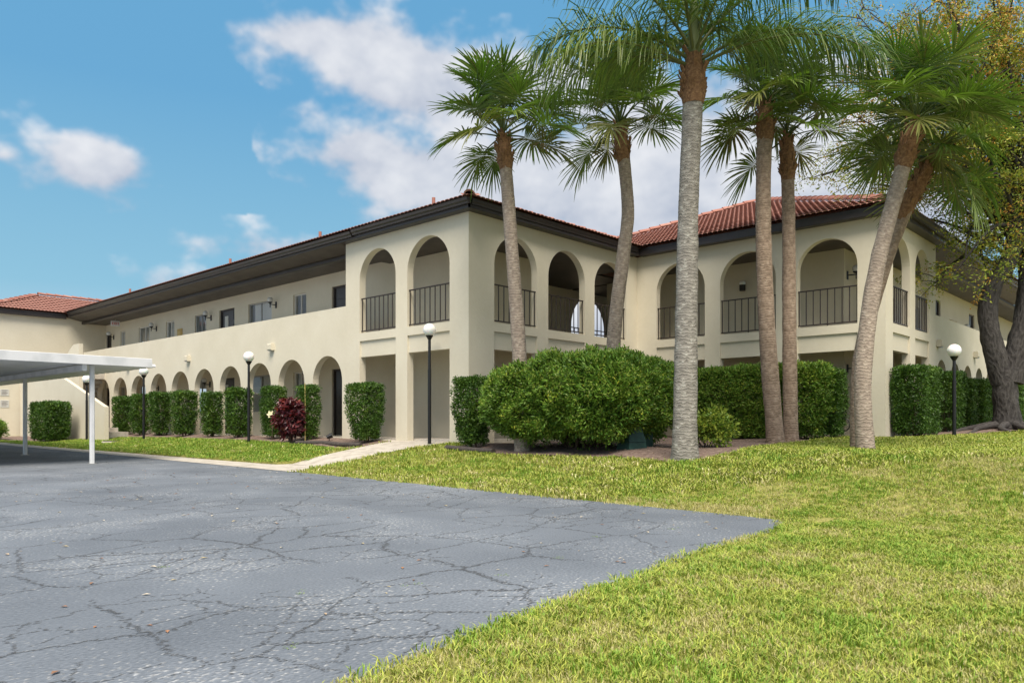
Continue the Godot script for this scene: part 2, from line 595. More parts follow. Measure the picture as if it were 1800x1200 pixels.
const BED_LEFT := [Vector2(0, -4.2), Vector2(-0.12, -4.1), Vector2(-0.25, -2.62), Vector2(-1.2, -2.62), Vector2(-1.5, -3.1), Vector2(-1.45, -3.8), Vector2(-1.3, -5.0), Vector2(-1.05, -8), Vector2(-1.1, -14), Vector2(-1.6, -19), Vector2(-3.3, -19.5), Vector2(-3.75, -24), Vector2(-4.4, -25.5), Vector2(-4.4, -27.1), Vector2(0, -27.1)]
const BED_RIGHT := [Vector2(7.0, 7.06), Vector2(7.0, 7.75), Vector2(8.3, 8.0), Vector2(9.0, 8.6), Vector2(10.0, 9.25), Vector2(11.2, 9.5), Vector2(12.0, 9.0), Vector2(13.5, 8.7), Vector2(30, 8.8), Vector2(30, 7.06)]

func make_ground() -> void:
	structure(sheet([Vector2(-150, -150), Vector2(150, -150), Vector2(150, 150), Vector2(-150, 150)], 10.0, -0.5, func(x, z): return minf(ground_at(x, z), 0.05)), "ground", M.earth)
	var lawn := sheet([Vector2(-34, -30), Vector2(40, -30), Vector2(40, 30), Vector2(-34, 30)], 1.0, 0.0, ground_at, [LOT, WALK, BED, BED_LEFT, BED_RIGHT, [Vector2(0, 0), Vector2(0, -40), Vector2(50, -40), Vector2(50, 7.05), Vector2(7, 7.05), Vector2(7, 0)], PAD])
	structure(lawn, "lawn", M.soil)
	# cut edge of the turf beside the walk
	var cut := Shape.new()
	for i in WALK.size():
		var p: Vector2 = WALK[i]
		var q: Vector2 = WALK[(i + 1) % WALK.size()]
		var cnt := int(ceilf(p.distance_to(q) / 0.5))
		for k in cnt:
			var a := p.lerp(q, float(k) / cnt)
			var b := p.lerp(q, float(k + 1) / cnt)
			cut.quad(on_ground(a.x, a.y, -0.3), on_ground(b.x, b.y, -0.3), on_ground(b.x, b.y), on_ground(a.x, a.y))
	structure(cut.done(), "turf_edge", M.soil)
	structure(sheet(LOT, 4.0, 0.004, lot_level), "parking_lot", M.asphalt)
	structure(sheet(BED, 0.7, 0.012, bed_level), "planting_bed", M.mulch)
	structure(sheet(BED_LEFT, 0.7, 0.012, bed_level), "planting_bed", M.mulch)
	structure(sheet(BED_RIGHT, 0.7, 0.012, bed_level), "planting_bed", M.mulch)
	structure(sheet(PAD, 0.8, 0.02, ground_at), "paved_pad", M.concrete)
	# the walk is cast in slabs with open joints
	var walk := Node3D.new()
	walk.name = "footpath"
	walk.set_meta("kind", "structure")
	add_child(walk)
	var cuts := [[-23.0, -1.0]]
	var z := -23.0
	while z < -3.55:
		var slab := Geometry2D.intersect_polygons(PackedVector2Array(WALK), PackedVector2Array([Vector2(-6, z), Vector2(-2.4, z), Vector2(-2.4, z + 1.488), Vector2(-6, z + 1.488)]))
		for pc in slab:
			put(sheet(Array(pc), 0.6, 0.012, walk_level), "slab", M.concrete, walk)
		z += 1.5
	for k in 4:
		var x0 := -6.0 if k == 0 else -4.3 + k * 1.3 + 0.012
		var x1 := -4.3 + (k + 1) * 1.3
		for pc in Geometry2D.intersect_polygons(PackedVector2Array(WALK), PackedVector2Array([Vector2(x0, -3.488), Vector2(x1, -3.488 if k == 0 else -4.3), Vector2(x1, 0), Vector2(x0, 0)])):
			put(sheet(Array(pc), 0.5, 0.012, walk_level), "slab", M.concrete, walk)

const PAD := [Vector2(-2.72, 11.72), Vector2(-2.0, 11.3), Vector2(4, 10.9), Vector2(8, 16), Vector2(-1, 16)]

func walk_level(x: float, z: float) -> float:
	var h := lot_level(x, z)
	return lerpf(h, ground_at(x, z) + 0.012, smoothstep(-3.4, -2.2, x))

func bed_level(x: float, z: float) -> float:
	return ground_at(x, z) + 0.02 * sin(x * 3.1 + z * 1.7) + 0.015 * sin(z * 5.3 - x * 2.2)

# ------------------------------------------------------------------ building
# A wall of thickness t in the plane through o with directions u (along) and n (outwards).
# openings: [from, to, bottom, top, rise]; a rise makes the top an arch whose crown is at "top".
func wall_mesh(o: Vector3, u: Vector3, n: Vector3, s0: float, s1: float, y0: float, y1: float, t: float, openings: Array) -> ArrayMesh:
	var m := Shape.new()
	var cuts := [s0, s1]
	for q in openings:
		var seg := 22 if q[4] > 0 else 1
		for k in seg + 1:
			var a := PI * k / seg
			cuts.append(lerpf(q[0], q[1], (1.0 - cos(a)) / 2.0) if q[4] > 0 else lerpf(q[0], q[1], float(k)))
	cuts.sort()
	var top := func(q, s):
		if q[4] <= 0:
			return q[3]
		var c: float = (q[0] + q[1]) / 2.0
		var r: float = (q[1] - q[0]) / 2.0
		return q[3] - q[4] + q[4] * sqrt(maxf(0.0, 1.0 - pow((s - c) / r, 2)))
	var P := func(s, y, d): return o + u * s + Vector3.UP * y - n * d
	# the sign tells whether (u, up, n) is right-handed, so that faces look outwards
	var hand := u.cross(Vector3.UP).dot(n) > 0
	var face := func(a, b, c, d):
		if hand:
			m.quad(a, b, c, d)
		else:
			m.quad(d, c, b, a)
	for i in cuts.size() - 1:
		var a: float = cuts[i]
		var b: float = cuts[i + 1]
		if b - a < 1e-5:
			continue
		var mid := (a + b) / 2.0
		var here := []
		for q in openings:
			if mid > q[0] and mid < q[1]:
				here.append(q)
		here.sort_custom(func(p, q): return p[2] < q[2])
		var ya := y0
		var yb := y0
		for q in here:
			if q[2] > y0 + 1e-4:
				face.call(P.call(a, ya, 0), P.call(b, yb, 0), P.call(b, q[2], 0), P.call(a, q[2], 0))
				face.call(P.call(b, yb, t), P.call(a, ya, t), P.call(a, q[2], t), P.call(b, q[2], t))
				face.call(P.call(a, q[2], 0), P.call(b, q[2], 0), P.call(b, q[2], t), P.call(a, q[2], t))
			ya = top.call(q, a)
			yb = top.call(q, b)
			face.call(P.call(a, ya, t), P.call(b, yb, t), P.call(b, yb, 0), P.call(a, ya, 0))
		face.call(P.call(a, ya, 0), P.call(b, yb, 0), P.call(b, y1, 0), P.call(a, y1, 0))
		face.call(P.call(b, yb, t), P.call(a, ya, t), P.call(a, y1, t), P.call(b, y1, t))
		face.call(P.call(a, y1, 0), P.call(b, y1, 0), P.call(b, y1, t), P.call(a, y1, t))
	for q in openings:
		var spring: float = q[3] - q[4]
		face.call(P.call(q[0], q[2], 0), P.call(q[0], q[2], t), P.call(q[0], spring, t), P.call(q[0], spring, 0))
		face.call(P.call(q[1], q[2], t), P.call(q[1], q[2], 0), P.call(q[1], spring, 0), P.call(q[1], spring, t))
	face.call(P.call(s0, y0, t), P.call(s0, y0, 0), P.call(s0, y1, 0), P.call(s0, y1, t))
	face.call(P.call(s1, y0, 0), P.call(s1, y0, t), P.call(s1, y1, t), P.call(s1, y1, 0))
	return m.done()

func box_part(lo: Vector3, hi: Vector3, called: String, m: Material, parent: Node = building) -> MeshInstance3D:
	var s := Shape.new()
	s.box(lo.min(hi), lo.max(hi))
	return put(s.done(), called, m, parent)

# block walls: tall arches above, square openings below, a sunk panel between them
func block_wall(o: Vector3, u: Vector3, n: Vector3, s0: float, s1: float, bays: Array) -> void:
	var ops := []
	for b in bays:
		ops.append([b[0], b[1], 2.93, 5.12, (b[1] - b[0]) / 2.0])
		ops.append([b[0], b[1], -0.1, 2.71, 0.0])
	put(wall_mesh(o, u, n, s0, s1, -0.5, 5.47, 0.2, ops), "wall", M.stucco, building)
	for b in bays:
		var p: Vector3 = o + u * (b[0] + 0.001) - n * 0.045
		var q: Vector3 = o + u * (b[1] - 0.001) - n * 0.205
		box_part(Vector3(p.x, 2.28, p.z), Vector3(q.x, 2.712, q.z), "spandrel_panel", M.stucco)
		railing(o + u * b[0] - n * 0.07, o + u * b[1] - n * 0.07)

var baluster_mesh: ArrayMesh
func railing(a: Vector3, b: Vector3) -> void:
	var r := Node3D.new()
	r.name = "railing"
	building.add_child(r, true)
	r.position = a
	var d := b - a
	var s := Shape.new()
	s.bar(Vector3(0.004 * d.x, 3.865, 0.004 * d.z), Vector3(d.x * 0.996, 3.865, d.z * 0.996), 0.045, 0.03)
	put(s.done(), "top_rail", M.rail, r)
	s = Shape.new()
	s.bar(Vector3(0.004 * d.x, 2.985, 0.004 * d.z), Vector3(d.x * 0.996, 2.985, d.z * 0.996), 0.04, 0.03)
	put(s.done(), "bottom_rail", M.rail, r)
	if not baluster_mesh:
		s = Shape.new()
		s.bar(Vector3(0, 3.0, 0), Vector3(0, 3.85, 0), 0.024, 0.024, Vector3.RIGHT)
		baluster_mesh = s.done()
	for k in 9:
		put(baluster_mesh, "baluster", M.rail, r).position = d * lerpf(0.02, 0.98, k / 8.0)
	s = Shape.new()
	s.bar(d * 0.5 + Vector3(0, 2.93, 0), d * 0.5 + Vector3(0, 2.975, 0), 0.03, 0.03, Vector3.RIGHT)
	put(s.done(), "foot", M.rail, r)

# windows stand in openings of a wall: p is the lower corner, u along, n outwards
func window(p: Vector3, u: Vector3, n: Vector3, w: float, h: float, leaves: int, blinds: float, frame: Material) -> void:
	var s := Shape.new()
	var q := p - n * 0.08
	var c := 0.045
	s.bar(q + Vector3.UP * c / 2, q + u * w + Vector3.UP * c / 2, 0.06, c)
	s.bar(q + Vector3.UP * (h - c / 2), q + u * w + Vector3.UP * (h - c / 2), 0.06, c)
	s.bar(q + u * c / 2 + Vector3.UP * c, q + u * c / 2 + Vector3.UP * (h - c), c, 0.06, n)
	s.bar(q + u * (w - c / 2) + Vector3.UP * c, q + u * (w - c / 2) + Vector3.UP * (h - c), c, 0.06, n)
	var f := Node3D.new()
	f.name = "window"
	building.add_child(f, true)
	put(s.done(), "frame", frame, f)
	for k in range(1, leaves):
		var x := w * k / leaves
		var mm := Shape.new()
		mm.bar(q + u * x + Vector3.UP * c, q + u * x + Vector3.UP * (h - c), 0.04, 0.05, n)
		put(mm.done(), "mullion", frame, f)
	for k in leaves:
		var g := Shape.new()
		var a := q + u * (w * k / leaves + 0.03) + Vector3.UP * 0.04 - n * (0.004 if k % 2 == 0 else 0.016)
		var bq := u * (w / leaves - 0.06)
		g.quad(a, a + bq, a + bq + Vector3.UP * (h - 0.08), a + Vector3.UP * (h - 0.08))
		put(g.done(), "pane", M.glass, f)
	if blinds > 0:
		var bl := Shape.new()
		var cnt := int(w * blinds / 0.09)
		for k in cnt:
			var a := q - n * 0.13 + u * (0.04 + 0.09 * k) + Vector3.UP * 0.02
			var dirn: Vector3 = (u * 0.085 + n * 0.035 * (1 if k % 2 == 0 else 0.7))
			bl.quad(a, a + dirn, a + dirn + Vector3.UP * (h - 0.04), a + Vector3.UP * (h - 0.04))
		put(bl.done(), "blind", M.blind, f)

func door(p: Vector3, u: Vector3, n: Vector3, w: float, h: float, light := false) -> void:
	var f := Node3D.new()
	f.name = "door"
	building.add_child(f, true)
	var q := p - n * 0.09
	var s := Shape.new()
	s.bar(q + u * 0.03, q + u * 0.03 + Vector3.UP * h, 0.06, 0.08, n)
	s.bar(q + u * (w - 0.03), q + u * (w - 0.03) + Vector3.UP * h, 0.06, 0.08, n)
	s.bar(q + u * 0.06 + Vector3.UP * (h - 0.03), q + u * (w - 0.06) + Vector3.UP * (h - 0.03), 0.08, 0.06)
	put(s.done(), "frame", M.rail, f)
	s = Shape.new()
	s.bar(q - n * 0.02 + u * (w / 2) , q - n * 0.02 + u * (w / 2) + Vector3.UP * (h - 0.06), w - 0.12, 0.045, n)
	put(s.done(), "leaf", M.door, f)
	for k in 3:
		s = Shape.new()
		var y := 0.25 + k * 0.62
		s.bar(q + n * 0.008 + u * (w / 2) + Vector3.UP * y, q + n * 0.008 + u * (w / 2) + Vector3.UP * (y + 0.45), w - 0.4, 0.02, n)
		put(s.done(), "panel", M.door, f)
	s = Shape.new()
	s.ball(q + n * 0.05 + u * 0.14 + Vector3.UP * 1.0, 0.03, 12)
	put(s.done(), "handle", M.brass, f)
	if light:
		s = Shape.new()
		s.bar(q + n * 0.012 + u * (w * 0.62) + Vector3.UP * 0.3, q + n * 0.012 + u * (w * 0.62) + Vector3.UP * (h - 0.25), 0.26, 0.03, n)
		put(s.done(), "side_light", M.blind, f)

const UZ := Vector3(0, 0, -1)
const UX := Vector3(1, 0, 0)

func make_building() -> void:
	building = thing("apartment_building", "two-storey cream stucco apartment building with arcades and red tiled hip roofs", "building")
	# the faces of the two blocks, round the entrance corner
	block_wall(Vector3(-0.03, 0, 0), UZ, Vector3(-1, 0, 0), 0, 4.92, [[0.66, 2.25], [2.72, 4.28]])
	block_wall(Vector3(0, 0, 0), UX, Vector3(0, 0, 1), 0.17, 7.0, [[0.83, 2.42], [2.86, 4.43], [4.87, 6.43]])
	block_wall(Vector3(7, 0, -0.2), Vector3(0, 0, 1), Vector3(-1, 0, 0), 0, 7.25, [[0.88, 2.46], [2.93, 4.53], [5.1, 6.6]])
	block_wall(Vector3(0, 0, 7.05), UX, Vector3(0, 0, 1), 7.2, 11.3, [[7.55, 8.94], [9.38, 10.69]])
	# galleries of the wings: arches below, a plain parapet above
	var ops := []
	for k in 10:
		var c := 5.88 + 1.92 * k
		ops.append([c - 0.74, c + 0.74, 0.02, 2.41, 0.74])
	put(wall_mesh(Vector3.ZERO, UZ, Vector3(-1, 0, 0), 4.92, 25.6, -0.5, 3.74, 0.2, ops), "wall", M.stucco, building)
	ops = []
	for k in 12:
		var c := 12.04 + 1.52 * k
		ops.append([c - 0.52, c + 0.52, 0.02, 2.30, 0.52])
	put(wall_mesh(Vector3(0, 0, 7.02), UX, Vector3(0, 0, 1), 11.3, 34.0, -0.5, 3.53, 0.2, ops), "wall", M.stucco, building)
	# the homes behind the galleries
	var wins := [[6.95, 7.87, 2], [9.35, 10.15, 0], [11.56, 13.2, 1], [14.24, 15.44, 3], [16.52, 17.52, 1], [19.42, 20.26, 0], [21.91, 23.16, 1], [24.71, 25.29, 0], [26.4, 27.1, 2]]
	ops = []
	for q in wins:
		ops.append([q[0], q[1], 2.92 if q[2] >= 2 else 3.55, 4.82, 0.0])
		ops.append([q[0], q[1], 0.1 if q[2] >= 2 else 0.9, 2.2, 0.0])
	put(wall_mesh(Vector3(1.5, 0, 0), UZ, Vector3(-1, 0, 0), 1.5, 33.0, -0.5, 5.3, 0.16, ops), "wall", M.stucco, building)
	for q in wins:
		for lvl in 2:
			var y0 := 0.1 if lvl == 0 else 2.92
			var top := 2.2 if lvl == 0 else 4.82
			if q[2] < 2:
				y0 = 0.9 if lvl == 0 else 3.55
				window(Vector3(1.5, y0, -q[0]), UZ, Vector3(-1, 0, 0), q[1] - q[0], top - y0, 2, [1.0, 0.0, 0.5, 0.9][int(q[0] * 3 + lvl) % 4], M.frame if q[0] > 18 or q[0] < 11 else M.alum)
			else:
				door(Vector3(1.5, y0, -q[0]), UZ, Vector3(-1, 0, 0), q[1] - q[0], top - y0, q[2] == 3)
	put(wall_mesh(Vector3(0, 0, -1.5), UX, Vector3(0, 0, 1), 1.66, 4.6, -0.5, 5.3, 0.16, []), "wall", M.stucco, building)
	put(wall_mesh(Vector3(4.6, 0, 0), UZ, Vector3(1, 0, 0), 1.66, 6.5, -0.5, 5.3, 0.16, []), "wall", M.stucco, building)
	put(wall_mesh(Vector3(0, 0, -3.8), UX, Vector3(0, 0, 1), 4.6, 12.0, -0.5, 5.3, 0.2, [[8.6, 10.8, 2.95, 5.0, 1.1], [8.6, 10.8, -0.1, 2.3, 0.0]]), "wall", M.stucco, building)
	railing(Vector3(8.6, 0, -3.9), Vector3(10.8, 0, -3.9))
	put(wall_mesh(Vector3(8.5, 0, -2.2), Vector3(0, 0, 1), Vector3(-1, 0, 0), 0, 7.75, -0.5, 5.3, 0.16, [[2.9, 3.8, 0.1, 2.2, 0.0]]), "wall", M.stucco, building)
	door(Vector3(8.5, 0.1, 0.7), Vector3(0, 0, 1), Vector3(-1, 0, 0), 0.9, 2.1)
	ops = []
	var rw := [[11.75, 12.7, 0], [14.2, 15.3, 1], [17.0, 17.9, 2], [19.0, 20.2, 1], [22.0, 22.9, 2], [24.0, 25.5, 1]]
	for q in rw:
		ops.append([q[0], q[1], 2.92 if q[2] >= 2 else 3.45, 4.3 if q[2] < 2 else 4.82, 0.0])
		ops.append([q[0], q[1], 0.1 if q[2] >= 2 else 0.9, 2.2, 0.0])
	put(wall_mesh(Vector3(0, 0, 5.55), UX, Vector3(0, 0, 1), 8.66, 34.0, -0.5, 5.3, 0.16, ops), "wall", M.stucco, building)
	for q in rw:
		for lvl in 2:
			if q[2] < 2:
				window(Vector3(q[0], 0.9 if lvl == 0 else 3.45, 5.55), UX, Vector3(0, 0, 1), q[1] - q[0], 1.3 if lvl == 0 else 0.85, 2, 0.8, M.frame)
			else:
				door(Vector3(q[0], 0.1 if lvl == 0 else 2.92, 5.55), UX, Vector3(0, 0, 1), q[1] - q[0], 2.1 if lvl == 0 else 1.9)
	# backs of the homes, out of sight
	put(wall_mesh(Vector3(0, 0, -2.2), UX, Vector3(0, 0, -1), 8.66, 34.0, -0.5, 5.3, 0.16, []), "wall", M.stucco, building)
	put(wall_mesh(Vector3(0, 0, -6.5), UX, Vector3(0, 0, 1), 4.6, 10.5, -0.5, 5.3, 0.16, []), "wall", M.stucco, building)
	put(wall_mesh(Vector3(10.5, 0, 0), UZ, Vector3(1, 0, 0), 6.66, 33.0, -0.5, 5.3, 0.16, []), "wall", M.stucco, building)
	put(wall_mesh(Vector3(34.0, 0, 0), Vector3(0, 0, 1), Vector3(1, 0, 0), -2.0, 5.39, -0.5, 5.3, 0.16, []), "wall", M.stucco, building)
	# gallery floors and slabs on the ground
	for f in [[0.2, -33.0, 1.5, -0.2], [1.5, -1.5, 7.0, -0.2], [4.76, -3.8, 8.5, -1.5], [7.2, -0.2, 8.5, 6.85], [8.5, 5.71, 34.0, 6.82], [8.5, -5.2, 12.0, -2.36]]:
		box_part(Vector3(f[0] + 0.002, 2.62, f[1] + 0.002), Vector3(f[2] - 0.002, 2.9, f[3] - 0.002), "gallery_floor", M.stucco)
		box_part(Vector3(f[0] + 0.002, -0.4, f[1] + 0.002), Vector3(f[2] - 0.002, 0.085, f[3] - 0.002), "floor_slab", M.concrete)
	for f in [[1.66, -33.0, 10.5, -6.66], [1.66, -6.66, 4.44, -1.66], [8.66, -2.04, 34.0, 5.39]]:
		box_part(Vector3(f[0], 2.6, f[1]), Vector3(f[2], 2.85, f[3]), "storey_floor", M.room)
		box_part(Vector3(f[0], -0.3, f[1]), Vector3(f[2], 0.05, f[3]), "storey_floor", M.room)
		box_part(Vector3(f[0], 5.2, f[1]), Vector3(f[2], 5.29, f[3]), "ceiling", M.room)
	# dark ceilings over the galleries, lower in the two blocks
	for f in [[0.17, -4.9, 1.5, -0.2], [1.5, -1.5, 7.0, -0.2], [4.76, -3.8, 8.5, -1.5], [7.2, -0.2, 8.5, 6.85], [8.5, 5.55, 11.3, 6.85], [8.66, -5.2, 12.0, -2.36]]:
		box_part(Vector3(f[0] + 0.002, 5.14, f[1] + 0.002), Vector3(f[2] - 0.002, 5.2, f[3] - 0.002), "ceiling", M.soffit)
	var s := Shape.new()
	soffit(Vector3(0, 0, -4.95), Vector3(0, 0, -33.0), Vector3(1, 0, 0))
	soffit(Vector3(11.33, 0, 7.05), Vector3(34.5, 0, 7.05), Vector3(0, 0, -1))
	make_stairs()
	make_roof()

# the broad underside of the wing eaves: a sloping outer strip, a low beam, a flat inner strip
func soffit(a: Vector3, b: Vector3, inw: Vector3) -> void:
	var y := Vector3.UP
	var s := Shape.new()
	s.quad(a - inw * 0.2 + y * 5.46, a + inw * 0.42 + y * 5.33, b + inw * 0.42 + y * 5.33, b - inw * 0.2 + y * 5.46)
	put(s.done(), "soffit", M.soffit, building)
	s = Shape.new()
	s.bar(a + inw * 0.5 + y * 5.27, b + inw * 0.5 + y * 5.27, 0.16, 0.14)
	put(s.done(), "beam", M.bronze, building)
	s = Shape.new()
	s.quad(a + inw * 0.56 + y * 5.25, a + inw * 1.5 + y * 5.25, b + inw * 1.5 + y * 5.25, b + inw * 0.56 + y * 5.25)
	put(s.done(), "soffit", M.soffit, building)

func make_stairs() -> void:
	# the wing at the far end stands square to the left wing
	put(wall_mesh(Vector3(0, 0, -27.16), UX, Vector3(0, 0, 1), -3.2, 1.5, -0.6, 5.5, 0.2, []), "wall", M.stucco, building)
	put(wall_mesh(Vector3(-3.2, 0, -27.36), UZ, Vector3(-1, 0, 0), 0, 5.0, -0.6, 5.5, 0.2, []), "wall", M.stucco, building)
	# outer stair wall: level by the landing, then falling with the lower flight
	var prof := [Vector2(-26.9, 2.36), Vector2(-21.2, 2.30), Vector2(-20.6, 2.14), Vector2(-17.0, 1.15), Vector2(-16.72, 1.08)]
	stair_wall(-2.2, prof, -0.4)
	prof = [Vector2(-26.9, 2.30), Vector2(-25.9, 2.42), Vector2(-23.9, 3.62), Vector2(-23.3, 3.86), Vector2(-22.6, 3.86)]
	stair_wall(-1.15, prof, 0.6)
	box_part(Vector3(-2.05, -0.3, -26.9), Vector3(0.0, 1.4, -25.3), "landing", M.concrete)
	for k in 8:
		box_part(Vector3(-2.05, -0.3, -25.3 + k * 1.0), Vector3(-1.15, 1.4 - (k + 1) * 0.155, -24.3 + k * 1.0 - 0.003), "step", M.concrete)
	for k in 8:
		box_part(Vector3(-1.0, 1.3 + k * 0.187 - 0.2, -25.3 + k * 0.29), Vector3(0.0, 1.4 + (k + 1) * 0.187, -25.3 + (k + 1) * 0.29 - 0.003), "step", M.concrete)

func stair_wall(x: float, prof: Array, bottom: float) -> void:
	var s := Shape.new()
	var t := 0.15
	for i in prof.size() - 1:
		var p: Vector2 = prof[i]
		var q: Vector2 = prof[i + 1]
		s.quad(Vector3(x, bottom, p.x), Vector3(x, bottom, q.x), Vector3(x, q.y, q.x), Vector3(x, p.y, p.x))
		s.quad(Vector3(x + t, bottom, q.x), Vector3(x + t, bottom, p.x), Vector3(x + t, p.y, p.x), Vector3(x + t, q.y, q.x))
		s.quad(Vector3(x, p.y, p.x), Vector3(x, q.y, q.x), Vector3(x + t, q.y, q.x), Vector3(x + t, p.y, p.x))
		s.quad(Vector3(x + t, bottom, p.x), Vector3(x + t, bottom, q.x), Vector3(x, bottom, q.x), Vector3(x, bottom, p.x))
	for e in [0, -1]:
		var p: Vector2 = prof[e]
		s.quad(Vector3(x, bottom, p.x), Vector3(x + t, bottom, p.x), Vector3(x + t, p.y, p.x), Vector3(x, p.y, p.x))
	put(s.done(), "stair_wall", M.stucco, building)

# ------------------------------------------------------------------ roofs
func tile_mesh() -> ArrayMesh:
	var s := Shape.new()
	var prof := []
	for b in 2:
		for k in 6:
			if b == 1 and k == 0:
				continue
			var a := PI * k / 5.0
			prof.append(Vector2(-0.15 + b * 0.15 + 0.075 - 0.068 * cos(a) + (0.007 * (k - 2.5) / 2.5), 0.028 * sin(a)))
	var L := 0.40
	for i in prof.size() - 1:
		var p: Vector2 = prof[i]
		var q: Vector2 = prof[i + 1]
		# local x along the eave, z up the slope, y off the roof; the lower end is lifted over the row below
		s.quad(Vector3(p.x, p.y + 0.052, 0), Vector3(q.x, q.y + 0.052, 0), Vector3(q.x, q.y * 0.8 + 0.004, -L), Vector3(p.x, p.y * 0.8 + 0.004, -L))
		s.quad(Vector3(p.x, p.y + 0.038, 0.0), Vector3(q.x, q.y + 0.038, 0.0), Vector3(q.x, q.y + 0.052, 0), Vector3(p.x, p.y + 0.052, 0))
	return s.done()

func cap_mesh() -> ArrayMesh:
	var s := Shape.new()
	for i in 8:
		var a := PI * i / 8.0
		var b := PI * (i + 1) / 8.0
		var p := Vector2(-cos(a), sin(a))
		var q := Vector2(-cos(b), sin(b))
		var r0 := 0.13
		var r1 := 0.105
		s.quad(Vector3(p.x * r0, p.y * r0 * 0.8 + 0.02, 0), Vector3(q.x * r0, q.y * r0 * 0.8 + 0.02, 0), Vector3(q.x * r1, q.y * r1 * 0.8, -0.45), Vector3(p.x * r1, p.y * r1 * 0.8, -0.45))
		s.quad(Vector3(p.x * r1, p.y * r1 * 0.8, 0), Vector3(q.x * r1, q.y * r1 * 0.8, 0), Vector3(q.x * r0, q.y * r0 * 0.8 + 0.02, 0), Vector3(p.x * r0, p.y * r0 * 0.8 + 0.02, 0))
	return s.done()

const PITCH := 0.4
const EAVE := 5.67

func make_roof() -> void:
	var y := Vector3.UP
	var deck := Shape.new()
	var spots := []
	# faces: eave start, eave direction, inward direction, eave length, rise run, hip at start, hip at end
	var faces := [
		[Vector3(-0.3, EAVE, 0.3), Vector3(0, 0, -1), Vector3(1, 0, 0), 34.0, 6.3, true, false, 20],
		[Vector3(-0.3, EAVE, 0.3), Vector3(1, 0, 0), Vector3(0, 0, -1), 12.6, 6.3, true, true, 20],
		[Vector3(12.3, EAVE, 0.3), Vector3(0, 0, -1), Vector3(-1, 0, 0), 34.0, 6.3, true, false, 0],
		[Vector3(6.7, EAVE, -5.25), Vector3(0, 0, 1), Vector3(1, 0, 0), 12.6, 6.3, true, true, 20],
		[Vector3(6.7, EAVE, 7.35), Vector3(1, 0, 0), Vector3(0, 0, -1), 28.0, 6.3, true, false, 3],
		[Vector3(6.7, EAVE, -5.25), Vector3(1, 0, 0), Vector3(0, 0, 1), 28.0, 6.3, true, false, 0],
		[Vector3(-3.5, EAVE - 0.05, -26.9), Vector3(1, 0, 0), Vector3(0, 0, -1), 9.0, 2.8, true, false, 9],
		[Vector3(-3.5, EAVE - 0.05, -26.9), Vector3(0, 0, -1), Vector3(1, 0, 0), 5.6, 2.8, true, true, 9],
		[Vector3(-3.5, EAVE - 0.05, -32.5), Vector3(1, 0, 0), Vector3(0, 0, 1), 9.0, 2.8, true, false, 0],
	]
	for f in faces:
		var o: Vector3 = f[0]
		var e: Vector3 = f[1]
		var inw: Vector3 = f[2]
		var L: float = f[3]
		var R: float = f[4]
		var a := o
		var b := o + e * L
		var c := b + inw * R + y * R * PITCH - (e * R if f[6] else Vector3.ZERO)
		var d := a + inw * R + y * R * PITCH + (e * R if f[5] else Vector3.ZERO)
		if c.distance_to(d) < 0.01:
			deck.tri(a, b, c)
		else:
			deck.quad(a, b, c, d)
		var up := (inw + y * PITCH).normalized()
		var nrm := e.cross(up).normalized()
		if nrm.y < 0:
			nrm = -nrm
		var run := R / up.dot(inw)
		for row in int(f[7]):
			var sl := row * 0.33 - 0.06
			var inset := sl * up.dot(inw)
			var x0 := inset if f[5] else 0.0
			var x1 := L - (inset if f[6] else 0.0)
			var k := 0
			var first := ceilf(x0 / 0.3)
			while true:
				var x: float = (first + k) * 0.3 + 0.15
				k += 1
				if x > x1 - 0.02:
					break
				var p := o + e * x + up * sl + nrm * 0.012
				var bas := Basis(-nrm.cross(-up), nrm, -up)
				spots.append([Transform3D(bas, p), (p - EYE).length() + (60.0 if int(f[7]) < 20 or (f[2] == Vector3(1, 0, 0) and f[0].x < 0) else 0.0)])
	var roof := put(deck.done(), "roof", M.cap, building)
	spots.sort_custom(func(p, q): return p[1] < q[1])
	var tm := tile_mesh()
	var rest := []
	for i in spots.size():
		if i < 298:
			put(tm, "roof_tile", M.tiles[(i * 7 + i / 3) % 4], roof).transform = spots[i][0]
		else:
			rest.append(spots[i][0])
	var st := scatter(tm, M.tile_any, "roof_tiles", roof, rest, [])
	st.set_meta("kind", "stuff")
	var cm := cap_mesh()
	for h in [[Vector3(-0.3, EAVE, 0.3), Vector3(1, 0, -1), 6.3, 2], [Vector3(12.3, EAVE, 0.3), Vector3(-1, 0, -1), 6.3, 14], [Vector3(6.7, EAVE, 7.35), Vector3(1, 0, -1), 6.3, 0], [Vector3(6.7, EAVE, -5.25), Vector3(1, 0, 1), 6.3, 0], [Vector3(-3.5, EAVE - 0.05, -26.9), Vector3(1, 0, -1), 2.8, 0], [Vector3(6, EAVE + 6.3 * PITCH, -6), Vector3(0, 0, -1), 27.0, 0], [Vector3(13, EAVE + 6.3 * PITCH, 1.05), Vector3(1, 0, 0), 20.0, 0], [Vector3(-0.7, EAVE - 0.05 + 2.8 * PITCH, -29.7), Vector3(1, 0, 0), 5.0, 0]]:
		var dirn: Vector3 = h[1] + (y * PITCH if absf(h[1].x * h[1].z) > 0.5 else Vector3.ZERO)
		var len: float = dirn.length() * h[2] if absf(h[1].x * h[1].z) > 0.5 else h[2]
		dirn = dirn.normalized()
		var side := dirn.cross(y).normalized()
		var nrm := side.cross(dirn).normalized()
		for k in int(len / 0.38):
			var p: Vector3 = h[0] + dirn * (k * 0.38 - 0.03) + nrm * 0.05
			put(cm, "hip_tile", M.cap if k % 3 else M.tiles[k % 4], roof).transform = Transform3D(Basis(side, nrm, -dirn), p)
